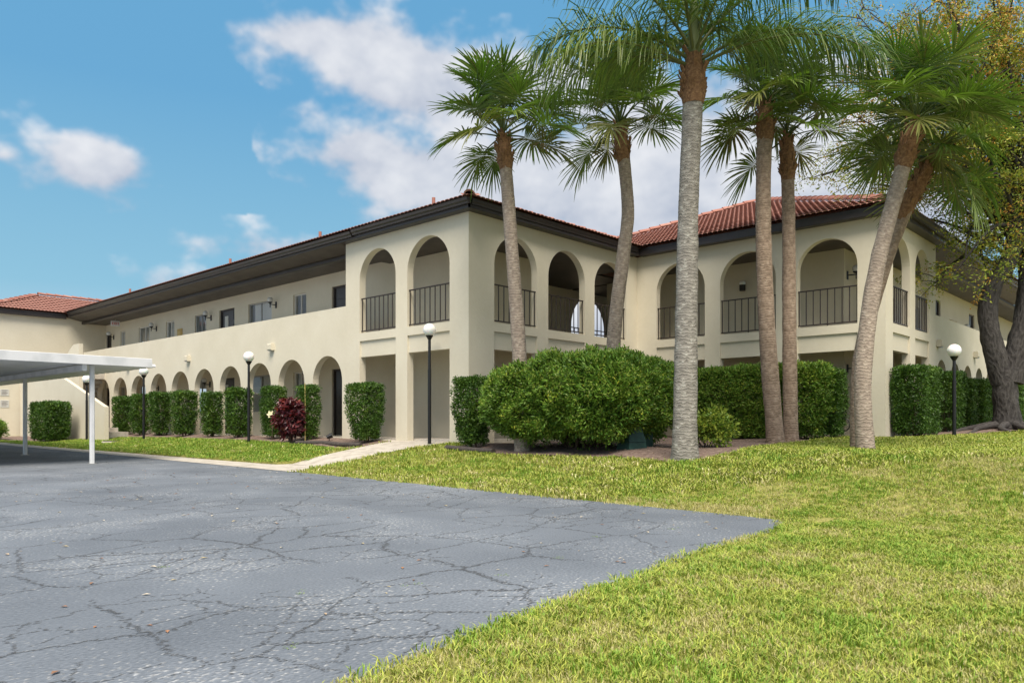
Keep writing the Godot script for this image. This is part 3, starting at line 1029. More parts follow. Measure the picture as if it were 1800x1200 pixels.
	# vent pipes near the left eave
	for p in [Vector3(0.55, 0, -1.9), Vector3(0.5, 0, -7.0), Vector3(0.5, 0, -12.6), Vector3(0.5, 0, -21.5)]:
		var s := Shape.new()
		var by: float = EAVE + (p.x + 0.3) * PITCH
		s.lathe([Vector2(0.0, by + 0.26), Vector2(0.045, by + 0.26), Vector2(0.045, by - 0.1)], Vector3(p.x, 0, p.z), 12)
		put(s.done(), "vent_pipe", M.tiles[2], building)
	# fascia boards and gutters
	for g in [[Vector3(-0.24, 5.555, 0.26), Vector3(-0.24, 5.555, -27.0)], [Vector3(-0.26, 5.555, 0.24), Vector3(6.75, 5.555, 0.24)], [Vector3(6.76, 5.555, 0.27), Vector3(6.76, 5.555, 7.3)], [Vector3(6.74, 5.555, 7.29), Vector3(34.7, 5.555, 7.29)], [Vector3(-3.45, 5.5, -26.96), Vector3(-0.3, 5.5, -26.96)], [Vector3(-3.44, 5.5, -27.0), Vector3(-3.44, 5.5, -32.5)]]:
		var s := Shape.new()
		s.bar(g[0], g[1], 0.04, 0.22)
		put(s.done(), "fascia", M.bronze, building)
	# closed undersides of the short eaves over the blocks
	box_part(Vector3(-0.22, 5.45, 0.22), Vector3(-0.032, 5.47, -4.95), "soffit", M.bronze)
	box_part(Vector3(-0.028, 5.45, 0.22), Vector3(6.74, 5.47, 0.003), "soffit", M.bronze)
	box_part(Vector3(6.78, 5.45, 0.225), Vector3(6.998, 5.47, 7.27), "soffit", M.bronze)
	box_part(Vector3(7.002, 5.45, 7.053), Vector3(11.35, 5.47, 7.27), "soffit", M.bronze)
	box_part(Vector3(-3.42, 5.39, -26.98), Vector3(-0.3, 5.41, -27.158), "soffit", M.bronze)
	gutter(Vector3(-0.262, 5.60, 0.3), Vector3(-0.262, 5.60, -4.2), Vector3(-1, 0, 0), 0.13)
	gutter(Vector3(-0.262, 5.575, -4.24), Vector3(-0.262, 5.575, -26.6), Vector3(-1, 0, 0), 0.13)
	gutter(Vector3(6.9, 5.62, 7.312), Vector3(11.6, 5.62, 7.312), Vector3(0, 0, 1), 0.15)
	gutter(Vector3(11.63, 5.55, 7.312), Vector3(34.5, 5.55, 7.312), Vector3(0, 0, 1), 0.13)
	gutter(Vector3(-0.2, 5.60, 0.262), Vector3(6.6, 5.60, 0.262), Vector3(0, 0, 1), 0.05)

# an ogee gutter: outer face leans out to a rolled lip
func gutter(a: Vector3, b: Vector3, out: Vector3, w: float) -> void:
	var s := Shape.new()
	var prof := [Vector2(0, -0.07), Vector2(w * 0.5, -0.07), Vector2(w * 0.62, -0.03), Vector2(w * 0.85, 0.0), Vector2(w, 0.05), Vector2(w + 0.012, 0.066), Vector2(w - 0.012, 0.072), Vector2(w - 0.016, 0.05), Vector2(w * 0.55, -0.05), Vector2(0.0, -0.055)]
	for i in prof.size() - 1:
		var p: Vector2 = prof[i]
		var q: Vector2 = prof[i + 1]
		s.quad(a + out * p.x + Vector3.UP * p.y, b + out * p.x + Vector3.UP * p.y, b + out * q.x + Vector3.UP * q.y, a + out * q.x + Vector3.UP * q.y)
	for e in [a, b]:
		s.quad(e + Vector3.UP * -0.07, e + out * w * 0.5 + Vector3.UP * -0.07, e + out * w + Vector3.UP * 0.06, e + Vector3.UP * 0.06)
	put(s.done(), "gutter", M.bronze, building)

# ------------------------------------------------------------------ carport
func make_carport() -> void:
	var c := thing("carport", "white metal flat-roofed carport on square posts over the parking lot", "carport", Vector3(-5.9, lot_level(-5.9, -6.9), -6.9))
	var o := -c.position
	var x0 := -11.5
	var x1 := -4.5
	var z0 := -22.0
	var z1 := -6.55
	var y := 1.88
	# ribbed roof sheets, each 0.4 m wide with two pans
	var s: Shape
	var n := 38
	for k in n:
		s = Shape.new()
		var za := lerpf(z1 - 0.06, z0, float(k) / n)
		var zb := lerpf(z1 - 0.06, z0, float(k + 1) / n)
		var zz := [za, za + (zb - za) * 0.12, za + (zb - za) * 0.2, za + (zb - za) * 0.5, za + (zb - za) * 0.58, za + (zb - za) * 0.66, zb - (zb - za) * 0.0]
		var yy := [0.0, 0.0, 0.07, 0.07, 0.0, 0.0, 0.0]
		zz[5] = za + (zb - za) * 0.8
		for i in 6:
			s.quad(o + Vector3(x0, y + yy[i], zz[i]), o + Vector3(x0, y + yy[i + 1], zz[i + 1]), o + Vector3(x1, y + yy[i + 1], zz[i + 1]), o + Vector3(x1, y + yy[i], zz[i]))
			s.quad(o + Vector3(x1, y + yy[i] + 0.012, zz[i]), o + Vector3(x1, y + yy[i + 1] + 0.012, zz[i + 1]), o + Vector3(x0, y + yy[i + 1] + 0.012, zz[i + 1]), o + Vector3(x0, y + yy[i] + 0.012, zz[i]))
		put(s.done(), "roof_sheet", M.white, c)
	s = Shape.new()
	s.bar(o + Vector3(x0, y + 0.09, z1), o + Vector3(x1 - 0.14, y + 0.09, z1), 0.05, 0.22)
	put(s.done(), "fascia", M.white, c)
	for x in [-6.15, -9.4]:
		s = Shape.new()
		s.bar(o + Vector3(x, y - 0.09, z1 - 0.08), o + Vector3(x, y - 0.09, z0), 0.1, 0.15)
		put(s.done(), "beam", M.white, c)
	for z in [-6.9, -12.2, -17.5]:
		for x in [-5.9, -9.4]:
			s = Shape.new()
			var g := lot_level(x, z)
			s.bar(o + Vector3(x, g, z), o + Vector3(x, y - 0.01, z), 0.1, 0.1, Vector3.RIGHT)
			put(s.done(), "post", M.white, c)
			s = Shape.new()
			s.bar(o + Vector3(x, g, z), o + Vector3(x, g + 0.012, z), 0.2, 0.2, Vector3.RIGHT)
			put(s.done(), "base_plate", M.alum, c)

# ------------------------------------------------------------------ leaves
# a sprig: some small folded leaves round a short twig; colours are real leaf colours (linear)
func sprig_mesh(count: int, length: float, width: float, spread: float, seed_: int, tones: Array) -> ArrayMesh:
	var r := RandomNumberGenerator.new()
	r.seed = seed_
	var s := Shape.new()
	for k in count:
		var d := Vector3(r.randfn(0, 1), r.randfn(0.55, 0.8), r.randfn(0, 1)).normalized()
		var at := Vector3(r.randf_range(-1, 1), r.randf_range(-0.9, 0.7), r.randf_range(-1, 1)) * spread
		var side := d.cross(Vector3(r.randfn(), r.randfn(), r.randfn())).normalized()
		var up := side.cross(d)
		var L := length * r.randf_range(0.75, 1.25)
		var W := width * r.randf_range(0.8, 1.2)
		var c: Color = tones[r.randi() % tones.size()]
		c = c * r.randf_range(0.8, 1.2)
		c.a = 1.0
		var m := at + d * L * 0.5 - up * W * 0.12
		var tip := at + d * L - up * L * 0.12
		var a := at + d * L * 0.42 + side * W * 0.5 + up * W * 0.14
		var b := at + d * L * 0.42 - side * W * 0.5 + up * W * 0.14
		s.tri(at, a, m, c)
		s.tri(a, tip, m, c)
		s.tri(at, m, b, c)
		s.tri(m, tip, b, c)
	return s.done()

var sprigs := {}
const GREENS := [Color(0.085, 0.165, 0.024), Color(0.06, 0.13, 0.02), Color(0.12, 0.215, 0.03), Color(0.05, 0.11, 0.02)]
const BRIGHT := [Color(0.13, 0.24, 0.03), Color(0.18, 0.30, 0.04), Color(0.08, 0.17, 0.025), Color(0.24, 0.32, 0.05), Color(0.065, 0.145, 0.025)]

func sprig(kind: String) -> ArrayMesh:
	if not sprigs.has(kind):
		match kind:
			"hedge":
				sprigs[kind] = sprig_mesh(11, 0.05, 0.026, 0.06, 3, GREENS)
			"bush":
				sprigs[kind] = sprig_mesh(13, 0.062, 0.031, 0.085, 5, BRIGHT)
			"tree":
				sprigs[kind] = sprig_mesh(9, 0.085, 0.034, 0.13, 9, [Color(0.26, 0.32, 0.04), Color(0.33, 0.36, 0.05), Color(0.19, 0.27, 0.04), Color(0.40, 0.35, 0.06)])
			"tree_gold":
				sprigs[kind] = sprig_mesh(9, 0.085, 0.034, 0.13, 10, [Color(0.50, 0.33, 0.06), Color(0.46, 0.38, 0.07), Color(0.36, 0.36, 0.06), Color(0.52, 0.26, 0.05)])
			"croton":
				sprigs[kind] = sprig_mesh(7, 0.17, 0.065, 0.07, 11, [Color(0.055, 0.012, 0.018), Color(0.04, 0.010, 0.018), Color(0.085, 0.014, 0.018), Color(0.065, 0.022, 0.03)])
			"croton_red":
				sprigs[kind] = sprig_mesh(6, 0.15, 0.055, 0.06, 13, [Color(0.15, 0.018, 0.015), Color(0.21, 0.03, 0.02), Color(0.11, 0.018, 0.02)])
			"young":
				sprigs[kind] = sprig_mesh(8, 0.09, 0.045, 0.07, 15, [Color(0.20, 0.28, 0.035), Color(0.26, 0.33, 0.045), Color(0.12, 0.22, 0.03)])
	return sprigs[kind]

# points spread over a clipped, rounded body; half sizes h, power p (2 round, 8 boxy), foot = width at the ground
func clipped(h: Vector3, p: float, foot: float, count: int, depth: float, lump: float, seed_: int) -> Array:
	var r := RandomNumberGenerator.new()
	r.seed = seed_
	var n := FastNoiseLite.new()
	n.seed = seed_
	n.frequency = 1.3
	n.fractal_octaves = 2
	var out := []
	var ax := h.y * h.z
	var ay := h.x * h.z
	var az := h.x * h.y
	while out.size() < count:
		var q := Vector3(r.randf_range(-1, 1), r.randf_range(-1, 1), r.randf_range(-1, 1))
		var pick := r.randf() * (ax + ay + az)
		if pick < ax:
			q.x = 1.0 if r.randf() < 0.5 else -1.0
		elif pick < ax + ay:
			q.y = 1.0 if r.randf() < 0.9 else -1.0
		else:
			q.z = 1.0 if r.randf() < 0.5 else -1.0
		var len := pow(pow(absf(q.x), p) + pow(absf(q.y), p) + pow(absf(q.z), p), 1.0 / p)
		q /= len
		var nrm := Vector3(signf(q.x) * pow(absf(q.x), p - 1) / h.x, signf(q.y) * pow(absf(q.y), p - 1) / h.y, signf(q.z) * pow(absf(q.z), p - 1) / h.z).normalized()
		var pos := q * h
		var t := (q.y + 1.0) / 2.0
		var wide := lerpf(foot, 1.0, smoothstep(0.0, 0.62, t))
		pos.x *= wide
		pos.z *= wide
		pos += nrm * (n.get_noise_3dv(pos * 1.6) * lump)
		pos -= nrm * pow(r.randf(), 1.7) * depth
		out.append([pos, nrm])
	return out

func foliage(parent: Node, kind: String, pts: Array, size: float, seed_: int, shift := Vector3.ZERO, called := "foliage", tint_lo := 0.75, tint_hi := 1.2) -> void:
	var r := RandomNumberGenerator.new()
	r.seed = seed_ + 77
	var n := FastNoiseLite.new()
	n.seed = seed_ + 5
	n.frequency = 0.9
	var xf := []
	var cols := []
	for q in pts:
		var nrm: Vector3 = q[1]
		var up := (nrm + Vector3.UP * 0.35 + Vector3(r.randfn(), r.randfn(), r.randfn()) * 0.28).normalized()
		var x := up.cross(Vector3(r.randfn(), r.randfn(), r.randfn())).normalized()
		var b := Basis(x, up, x.cross(up)).scaled(Vector3.ONE * size * r.randf_range(0.75, 1.25))
		xf.append(Transform3D(b, q[0] + shift))
		var k := r.randf_range(tint_lo, tint_hi)
		var yel := maxf(0.0, n.get_noise_3dv(q[0])) * 0.5 + (0.7 if r.randf() < 0.012 else 0.0)
		cols.append(Color(k * (1.0 + yel), k * (1.0 + 0.45 * yel), k))
	var o := scatter(sprig(kind), M.leaf if kind != "croton" and kind != "croton_red" else M.croton, called, parent, xf, cols)
	o.set_meta("kind", "stuff")

func stems(parent: Node, count: int, spread: Vector2, height: float, radius: float, seed_: int) -> void:
	var r := RandomNumberGenerator.new()
	r.seed = seed_
	for k in count:
		var s := Shape.new()
		var a := r.randf() * TAU
		var p := Vector3(cos(a) * spread.x * 0.3 * r.randf(), -0.06, sin(a) * spread.y * 0.3 * r.randf())
		var q := Vector3(cos(a) * spread.x * r.randf_range(0.4, 0.9), height, sin(a) * spread.y * r.randf_range(0.4, 0.9))
		var pts := []
		var rad := []
		for i in 6:
			var t := i / 5.0
			pts.append(p.lerp(q, t) + Vector3(r.randfn(), 0, r.randfn()) * 0.02)
			rad.append(radius * (1.0 - 0.6 * t) * r.randf_range(0.85, 1.15))
		s.tube(pts, rad, 6)
		put(s.done(), "stem", M.twig, parent)

func hedge(label: String, at: Vector3, h: Vector3, foot: float, leaf: float, seed_: int, group: String, called := "clipped_hedge", dense := 1.0) -> void:
	var t := thing(called, label, "hedge", at, 0.0, group)
	var area := 4.0 * (h.x * h.y + h.z * h.y) * 2.0 + 4.0 * h.x * h.z
	var count := int(area * 330.0 / (leaf * leaf) * dense)
	foliage(t, "hedge", clipped(Vector3(h.x, h.y - 0.05, h.z), 14.0, foot, count, 0.15, 0.045, seed_), leaf, seed_, Vector3(0, h.y + 0.05, 0))
	stems(t, 4, Vector2(h.x, h.z) * foot, h.y * 1.3, 0.022, seed_)

func make_plants() -> void:
	var g := "clipped hedges along the left wing"
	var row := [
		[-19.53, 0.65, 1.54, "clipped box hedge farthest left of the row under the left arches"],
		[-17.72, 0.62, 1.58, "clipped box hedge behind the lamp post beside the carport corner"],
		[-15.9, 0.72, 1.62, "third clipped box hedge from the left along the arcade"],
		[-13.91, 0.77, 1.6, "fourth clipped box hedge from the left along the arcade"],
		[-11.83, 0.61, 1.53, "fifth clipped box hedge from the left along the arcade"],
		[-10.01, 0.73, 1.6, "sixth clipped box hedge from the left beside the middle lamp post"],
		[-7.88, 0.65, 1.6, "clipped box hedge just left of the dark red croton"],
		[-6.0, 0.57, 1.58, "clipped box hedge behind the croton and yellow stake"],
		[-3.32, 0.72, 1.56, "clipped hedge tapering to its foot between dark door and entrance"],
		[0.68, 0.66, 1.6, "clipped box hedge at the front corner pillar beside the big bush"]]
	for i in row.size():
		var q: Array = row[i]
		var z: float = q[0]
		var w: float = q[1]
		hedge(q[3], on_ground(-0.55, z), Vector3(w * (0.5 if i >= 8 else 0.42), q[2] * 0.5 - 0.03, w * (0.52 if i >= 8 else 0.45)), 0.68 if i >= 8 else 0.8, 1.0 if i > 5 else 1.25, 100 + i, g)
	hedge("wide clipped hedge in front of the far left stair wall", on_ground(-2.95, -20.2), Vector3(0.4, 0.73, 1.15), 0.9, 1.4, 140, "")
	g = "clipped hedges along the right wing"
	hedge("tall clipped hedge against the right block beside the leaning palms", on_ground(8.0, 7.46), Vector3(0.78, 0.84, 0.36), 0.9, 1.0, 150, g)
	hedge("clipped hedge directly behind the right lamp post", on_ground(10.72, 7.5), Vector3(0.45, 0.80, 0.33), 0.86, 1.0, 151, g)
	hedge("narrow clipped hedge just right of the right lamp post", on_ground(12.1, 7.5), Vector3(0.34, 0.74, 0.33), 0.86, 1.15, 152, g)
	hedge("clipped hedge partly hidden by the left side of the big tree trunk", on_ground(14.0, 7.5), Vector3(0.7, 0.76, 0.33), 0.88, 1.2, 153, g)
	hedge("clipped hedge behind the big tree trunk", on_ground(16.6, 7.5), Vector3(0.75, 0.76, 0.33), 0.88, 1.3, 154, g)
	hedge("clipped hedge at the right picture edge beyond the big tree", on_ground(19.4, 7.5), Vector3(0.8, 0.78, 0.33), 0.88, 1.3, 155, g)
	hedge("dark clipped hedge in the recess by the right block wall", on_ground(6.45, 6.0), Vector3(0.28, 0.82, 0.26), 0.8, 1.0, 156, "")

	# the big loose bush in the corner
	var t := thing("rounded_bush", "large rounded glossy green bush in front of the entrance corner", "bush", on_ground(0.1, 3.2))
	var crown := func(p: Vector3) -> float:
		var k := smoothstep(-2.6, 0.4, p.z)
		var fall := 0.16 * smoothstep(1.2, 2.6, p.z)
		return p.y * (0.80 + 0.20 * k - fall)
	var pts := []
	for q in clipped(Vector3(1.5, 0.87, 1.95), 3.6, 0.82, 18500, 0.32, 0.26, 160):
		var p: Vector3 = q[0]
		p.y = p.y + 0.95
		# ragged underside and gaps that show the stems
		if p.y < 0.24 + 0.14 * sin(p.z * 3.3) + 0.1 * sin(p.z * 7.1 + p.x * 3.0) and rng.randf() < 0.85:
			continue
		p.y = crown.call(p)
		pts.append([p, q[1]])
	foliage(t, "bush", pts, 1.0, 160)
	stems(t, 16, Vector2(0.9, 2.0), 1.3, 0.035, 161)
	# the loose hedge along the right block
	t = thing("loose_hedge", "long loose hedge with pale new leaves along the right block", "hedge", on_ground(6.2, 3.9))
	pts = []
	for q in clipped(Vector3(0.5, 0.90, 2.25), 7.0, 0.9, 10500, 0.24, 0.10, 170):
		var p: Vector3 = q[0]
		p.y += 0.92
		if p.z > 0.9 and rng.randf() < 0.25 + 0.25 * smoothstep(1.4, 0.2, p.y):
			continue
		pts.append([p, q[1]])
	foliage(t, "bush", pts, 0.95, 170)
	stems(t, 12, Vector2(0.5, 2.0), 1.1, 0.025, 171)
	# small plants
	t = thing("young_shrub", "small yellow-green shrub at the foot of the tall grey palm", "shrub", on_ground(1.0, 5.6))
	pts = []
	for q in clipped(Vector3(0.42, 0.32, 0.55), 2.2, 0.8, 330, 0.3, 0.2, 180):
		pts.append([q[0] + Vector3(0, 0.36, 0), q[1]])
	foliage(t, "young", pts, 1.0, 180)
	stems(t, 7, Vector2(0.35, 0.45), 0.42, 0.012, 181)
	t = thing("low_bush", "low green bush at the left picture edge under the carport", "bush", on_ground(-4.3, -24.6))
	pts = []
	for q in clipped(Vector3(0.9, 0.48, 0.8), 2.6, 0.9, 1500, 0.3, 0.2, 190):
		pts.append([q[0] + Vector3(0, 0.48, 0), q[1]])
	foliage(t, "bush", pts, 1.25, 190)
	stems(t, 5, Vector2(0.6, 0.6), 0.5, 0.02, 191)
	# croton
	t = thing("croton_shrub", "dark red croton shrub with broad shiny leaves beside the lawn", "shrub", on_ground(-1.05, -6.05))
	pts = []
	var tips := []
	for q in clipped(Vector3(0.40, 0.56, 0.42), 2.5, 0.55, 330, 0.22, 0.12, 200):
		var p: Vector3 = q[0] + Vector3(0, 0.62, 0)
		if p.y > 0.86:
			tips.append([p, q[1]])
		else:
			pts.append([p, q[1]])
	foliage(t, "croton", pts, 0.95, 200)
	foliage(t, "croton_red", tips.slice(0, tips.size() / 2), 0.95, 201, Vector3.ZERO, "young_leaves")
	foliage(t, "croton", tips.slice(tips.size() / 2), 0.95, 202, Vector3.ZERO, "upper_leaves")
	stems(t, 6, Vector2(0.2, 0.2), 0.5, 0.018, 203)
	# yellow stake and a pale flower
	var s := Shape.new()
	s.tube([Vector3(0, -0.1, 0), Vector3(0.01, 0.9, -0.01), Vector3(-0.02, 1.62, 0.02)], [0.011, 0.010, 0.008], 8)
	var st := put(s.done(), "garden_stake", plain(Color8(208, 188, 118), 0.6))
	st.position = on_ground(-0.78, -5.78)
	tag(st, "thin pale yellow stake standing beside the croton shrub", "stake")
	t = thing("hibiscus_flower", "single pale yellow flower left of the croton shrub", "flower", on_ground(-1.1, -7.0))
	s = Shape.new()
	s.tube([Vector3(0, -0.02, 0), Vector3(0.0, 0.4, 0.03), Vector3(-0.03, 0.78, 0.0)], [0.008, 0.007, 0.006], 6)
	put(s.done(), "stalk", M.twig, t)
	for k in 6:
		s = Shape.new()
		var a := TAU * k / 6.0
		var fr := Vector3(-0.7, 0.15, 0.68).normalized()
		var sx := fr.cross(Vector3.UP).normalized()
		var sy := sx.cross(fr)
		var d := sx * cos(a) + sy * sin(a)
		var e := d.cross(fr)
		var c := Vector3(-0.05, 0.80, 0.02)
		s.quad(c, c + d * 0.06 - e * 0.04 + fr * 0.02, c + d * 0.12 + fr * 0.01, c + d * 0.06 + e * 0.04 + fr * 0.02, Color(0.82, 0.76, 0.5))
		put(s.done(), "petal", M.petal, t)

# ------------------------------------------------------------------ palms
var ring_noise: FastNoiseLite

func trunk_material(pale: Color, dark: Color, seed_: int, blotch: float) -> StandardMaterial3D:
	# leaf scars run round the trunk; lichen makes irregular pale blotches
	var w := 256
	var h := 512
	var n := FastNoiseLite.new()
	n.seed = seed_
	n.frequency = 0.035
	n.fractal_octaves = 4
	var n2 := FastNoiseLite.new()
	n2.seed = seed_ + 9
	n2.frequency = 0.22
	var im := Image.create(w, h, false, Image.FORMAT_RGB8)
	var hm := Image.create(w, h, false, Image.FORMAT_L8)
	for y in h:
		for x in w:
			var cx := cos(TAU * x / w) * 38.0
			var cz := sin(TAU * x / w) * 38.0
			var v := n.get_noise_3d(cx, y * 0.9, cz)
			var f := n2.get_noise_3d(cx, y * 1.6, cz)
			var ph := y / 15.0 + v * 0.9 + f * 0.12
			var ring := pow(absf(sin(PI * ph)), 0.35)
			var k := clampf(0.45 + v * 0.7 + f * 0.28 - (1.0 - ring) * (0.5 + 0.5 * f), 0, 1)
			var c := dark.lerp(pale, k)
			if v * 0.7 + f * 0.55 > 0.42 - blotch:
				c = c.lerp(Color8(196, 200, 190), 0.55)
			im.set_pixel(x, y, c)
			hm.set_pixel(x, y, Color(1, 1, 1) * clampf(ring * 0.6 + 0.3 + f * 0.2 + v * 0.15, 0, 1))
	hm.bump_map_to_normal_map(6.0)
	var m := StandardMaterial3D.new()
	m.albedo_texture = ImageTexture.create_from_image(im)
	m.normal_enabled = true
	m.normal_texture = ImageTexture.create_from_image(hm)
	m.normal_scale = 0.75
	m.roughness = 0.9
	m.uv1_scale = Vector3(1, 0.5, 1)
	return m

func trunk_mesh(path: Array, r0: float, r1: float, flare: float, seed_: int) -> ArrayMesh:
	var n := FastNoiseLite.new()
	n.seed = seed_
	n.frequency = 1.1
	var curve := Curve3D.new()
	for i in path.size():
		var p: Vector3 = path[i]
		var tan := Vector3.ZERO
		if i > 0 and i < path.size() - 1:
			tan = (path[i + 1] - path[i - 1]) / 6.0
		curve.add_point(p, -tan, tan)
	var len := curve.get_baked_length()
	var pts := []
	var rad := []
	var steps := int(len / 0.045)
	for i in steps + 1:
		var t := float(i) / steps
		var y := t * len
		pts.append(curve.sample_baked(y, true))
		var r := lerpf(r0, r1, smoothstep(0.0, 1.0, t)) * (1.0 + flare * exp(-y / 0.22))
		r *= 1.0 + 0.05 * n.get_noise_1d(y * 1.4) + (0.008 if i % 2 == 0 else -0.006)
		rad.append(r)
	var s := Shape.new()
	s.tube(pts, rad, 18, true, n, 0.06)
	return s.done()

# a fan leaf seen in its own upright plane: local +z is outwards, +y up; theta is the stalk's angle from straight up
func fan_leaf(theta: float, stalk: float, blade: float, seed_: int, dry := 0.0) -> ArrayMesh:
	var r := RandomNumberGenerator.new()
	r.seed = seed_
	var s := Shape.new()
	var stem_c := Color(0.10, 0.14, 0.03).lerp(Color(0.16, 0.11, 0.05), dry)
	var p := Vector3.ZERO
	var ang := theta
	var pts := [p]
	var rad := [0.028]
	for i in 7:
		ang += 0.012 + 0.03 * sin(theta)
		p += Vector3(0, cos(ang), sin(ang)) * stalk / 7.0
		pts.append(p)
		rad.append(0.024 - 0.0018 * i)
	s.tube(pts, rad, 5, false, null, 0.0, stem_c)
	# the midrib goes on curving down inside the blade
	var rib := [p]
	var rib_a := [ang]
	for i in 5:
		ang += 0.085
		p += Vector3(0, cos(ang), sin(ang)) * blade * 0.1
		rib.append(p)
		rib_a.append(ang)
	var seg := 46
	var span := deg_to_rad(128.0)
	var twist := r.randf_range(-0.25, 0.25)
	var base_tone := Color(0.11, 0.175, 0.035).lerp(Color(0.19, 0.245, 0.055), r.randf())
	if dry > 0:
		base_tone = base_tone.lerp(Color(0.22, 0.17, 0.07), dry)
	for k in seg:
		var f := (k + 0.5) / seg * 2.0 - 1.0
		var phi := f * span
		var t := pow(1.0 - absf(f), 0.8) * 5.0
		var i0 := mini(int(t), 4)
		var o: Vector3 = rib[i0].lerp(rib[i0 + 1], t - i0)
		var a: float = lerpf(rib_a[i0], rib_a[i0 + 1], t - i0)
		var out := Vector3(0, cos(a), sin(a))
		var nrm := Vector3(0, sin(a), -cos(a))
		if nrm.y < 0:
			nrm = nrm
		var side := Vector3(1, 0, 0)
		var d := (out * cos(phi) + side * sin(phi) + nrm * (-0.05 + 0.32 * absf(sin(phi)) + twist * sin(phi)) + Vector3(r.randfn(), r.randfn(), r.randfn()) * 0.045).normalized()
		var L := blade * (1.0 - 0.30 * pow(absf(f), 2.0)) * r.randf_range(0.86, 1.08)
		var across := (side * cos(phi) - out * sin(phi)).normalized()
		var c := base_tone * r.randf_range(0.75, 1.3)
		if r.randf() < 0.10:
			c = c.lerp(Color(0.26, 0.24, 0.09), 0.6)
		c.a = 1.0
		var w0 := 0.006
		var widths := [w0, 0.5 * blade * span * 2.0 / seg * 0.55, 0.5 * blade * span * 2.0 / seg * 0.42, 0.012, 0.002]
		var at := [0.0, 0.42, 0.66, 0.86, 1.0]
		var droop := r.randf_range(0.05, 0.3) * (0.5 + 0.6 * sin(clampf(a, 0, PI)))
		var q := []
		for j in 5:
			var x: float = at[j]
			q.append(o + d * L * x - Vector3.UP * L * droop * pow(maxf(0.0, x - 0.3) / 0.7, 2.0))
		for j in 4:
			var wa: Vector3 = across * widths[j]
			var wb: Vector3 = across * widths[j + 1]
			var fold: Vector3 = nrm * (0.35 * widths[j])
			var fold2: Vector3 = nrm * (0.35 * widths[j + 1])
			s.quad(q[j] - wa + fold, q[j] - fold, q[j + 1] - fold2, q[j + 1] - wb + fold2, c)
			s.quad(q[j] - fold, q[j] + wa + fold, q[j + 1] + wb + fold2, q[j + 1] - fold2, c)
	return s.done()

var fans := {}
func fan(theta: float, v: int, dry := 0.0) -> ArrayMesh:
	var key := "%d_%d_%d" % [int(rad_to_deg(theta) / 12.0), v, int(dry * 10)]
	if not fans.has(key):
		fans[key] = fan_leaf(theta, 0.80, 0.84, hash(key), dry)
	return fans[key]

func boots(parent: Node, top: Vector3, dirn: Vector3, len: float, r0: float, seed_: int, m: Material) -> void:
	# old leaf bases: short split stubs that cross round the top of the trunk
	var r := RandomNumberGenerator.new()
	r.seed = seed_
	var n := FastNoiseLite.new()
	n.seed = seed_
	n.frequency = 3.0
	var s := Shape.new()
	var pts := []
	var rad := []
	for i in 15:
		var t := i / 14.0
		pts.append(top - dirn * len * (1.0 - t))
		rad.append(r0 * (0.92 + 0.42 * sin(PI * clampf(t * 0.95 + 0.08, 0, 1)) - 0.25 * t))
	s.tube(pts, rad, 14, true, n, 0.16)
	put(s.done(), "fibre", m, parent)
	var x := dirn.cross(Vector3.FORWARD).normalized()
	var z := x.cross(dirn)
	for k in 46:
		var t := r.randf_range(0.08, 1.0)
		var a := r.randf() * TAU
		var o := x * cos(a) + z * sin(a)
		var e := -x * sin(a) + z * cos(a)
		var rr := r0 * (0.92 + 0.42 * sin(PI * clampf(t * 0.95 + 0.08, 0, 1)) - 0.25 * t)
		var b := top - dirn * len * (1.0 - t) + o * rr * 0.92
		var d := (dirn * 1.0 + o * r.randf_range(0.25, 0.6) + e * r.randf_range(-0.35, 0.35)).normalized()
		var L := r.randf_range(0.08, 0.19)
		s = Shape.new()
		var w := r.randf_range(0.025, 0.042)
		s.bar(b, b + d * L, w * 2.0, 0.02, o)
		put(s.done(), "leaf_base", m, parent)

# path: points of the trunk in the world, the last one is where the leaves spring
func sabal(label: String, path: Array, r0: float, r1: float, count: int, size: float, seed_: int, bark: Material, boot: Material, boot_len: float, hang := 88.0) -> void:
	var base: Vector3 = path[0]
	var t := thing("sabal_palm", label, "palm tree", base, 0.0, "cabbage palms in front of the building")
	var local := []
	for p in path:
		local.append(p - base)
	local[0] -= Vector3.UP * 0.06
	var top: Vector3 = local[-1]
	var dirn: Vector3 = (local[-1] - local[-2]).normalized()
	local[-1] = top - dirn * 0.3
	put(trunk_mesh(local, r0, r1, 0.16, seed_), "trunk", bark, t)
	boots(t, top + dirn * 0.12, dirn, boot_len, r1, seed_, boot)
	var r := RandomNumberGenerator.new()
	r.seed = seed_
	for k in count:
		var f := (k + 0.5) / count
		var theta := deg_to_rad(lerpf(2.0, hang, pow(f, 1.12)) + r.randf_range(-7, 7))
		theta = maxf(theta, 0.03)
		if k % 9 == 8:
			theta += deg_to_rad(22.0)
		var az := k * 2.39996 + r.randf_range(-0.25, 0.25)
		var o := put(fan(theta, k % 3, 0.0 if f < 0.93 else 0.5), "frond", M.frond, t)
		o.position = top + dirn * (0.26 - 0.26 * f)
		var sc := size * r.randf_range(0.86, 1.1) * (0.8 if f < 0.1 else 1.0)
		var lean := Basis(Quaternion(Vector3.UP, dirn))
		o.basis = lean * Basis(Vector3.UP, az) * Basis(Vector3(0, 0, 1), r.randf_range(-0.2, 0.2)).scaled(Vector3.ONE * sc)

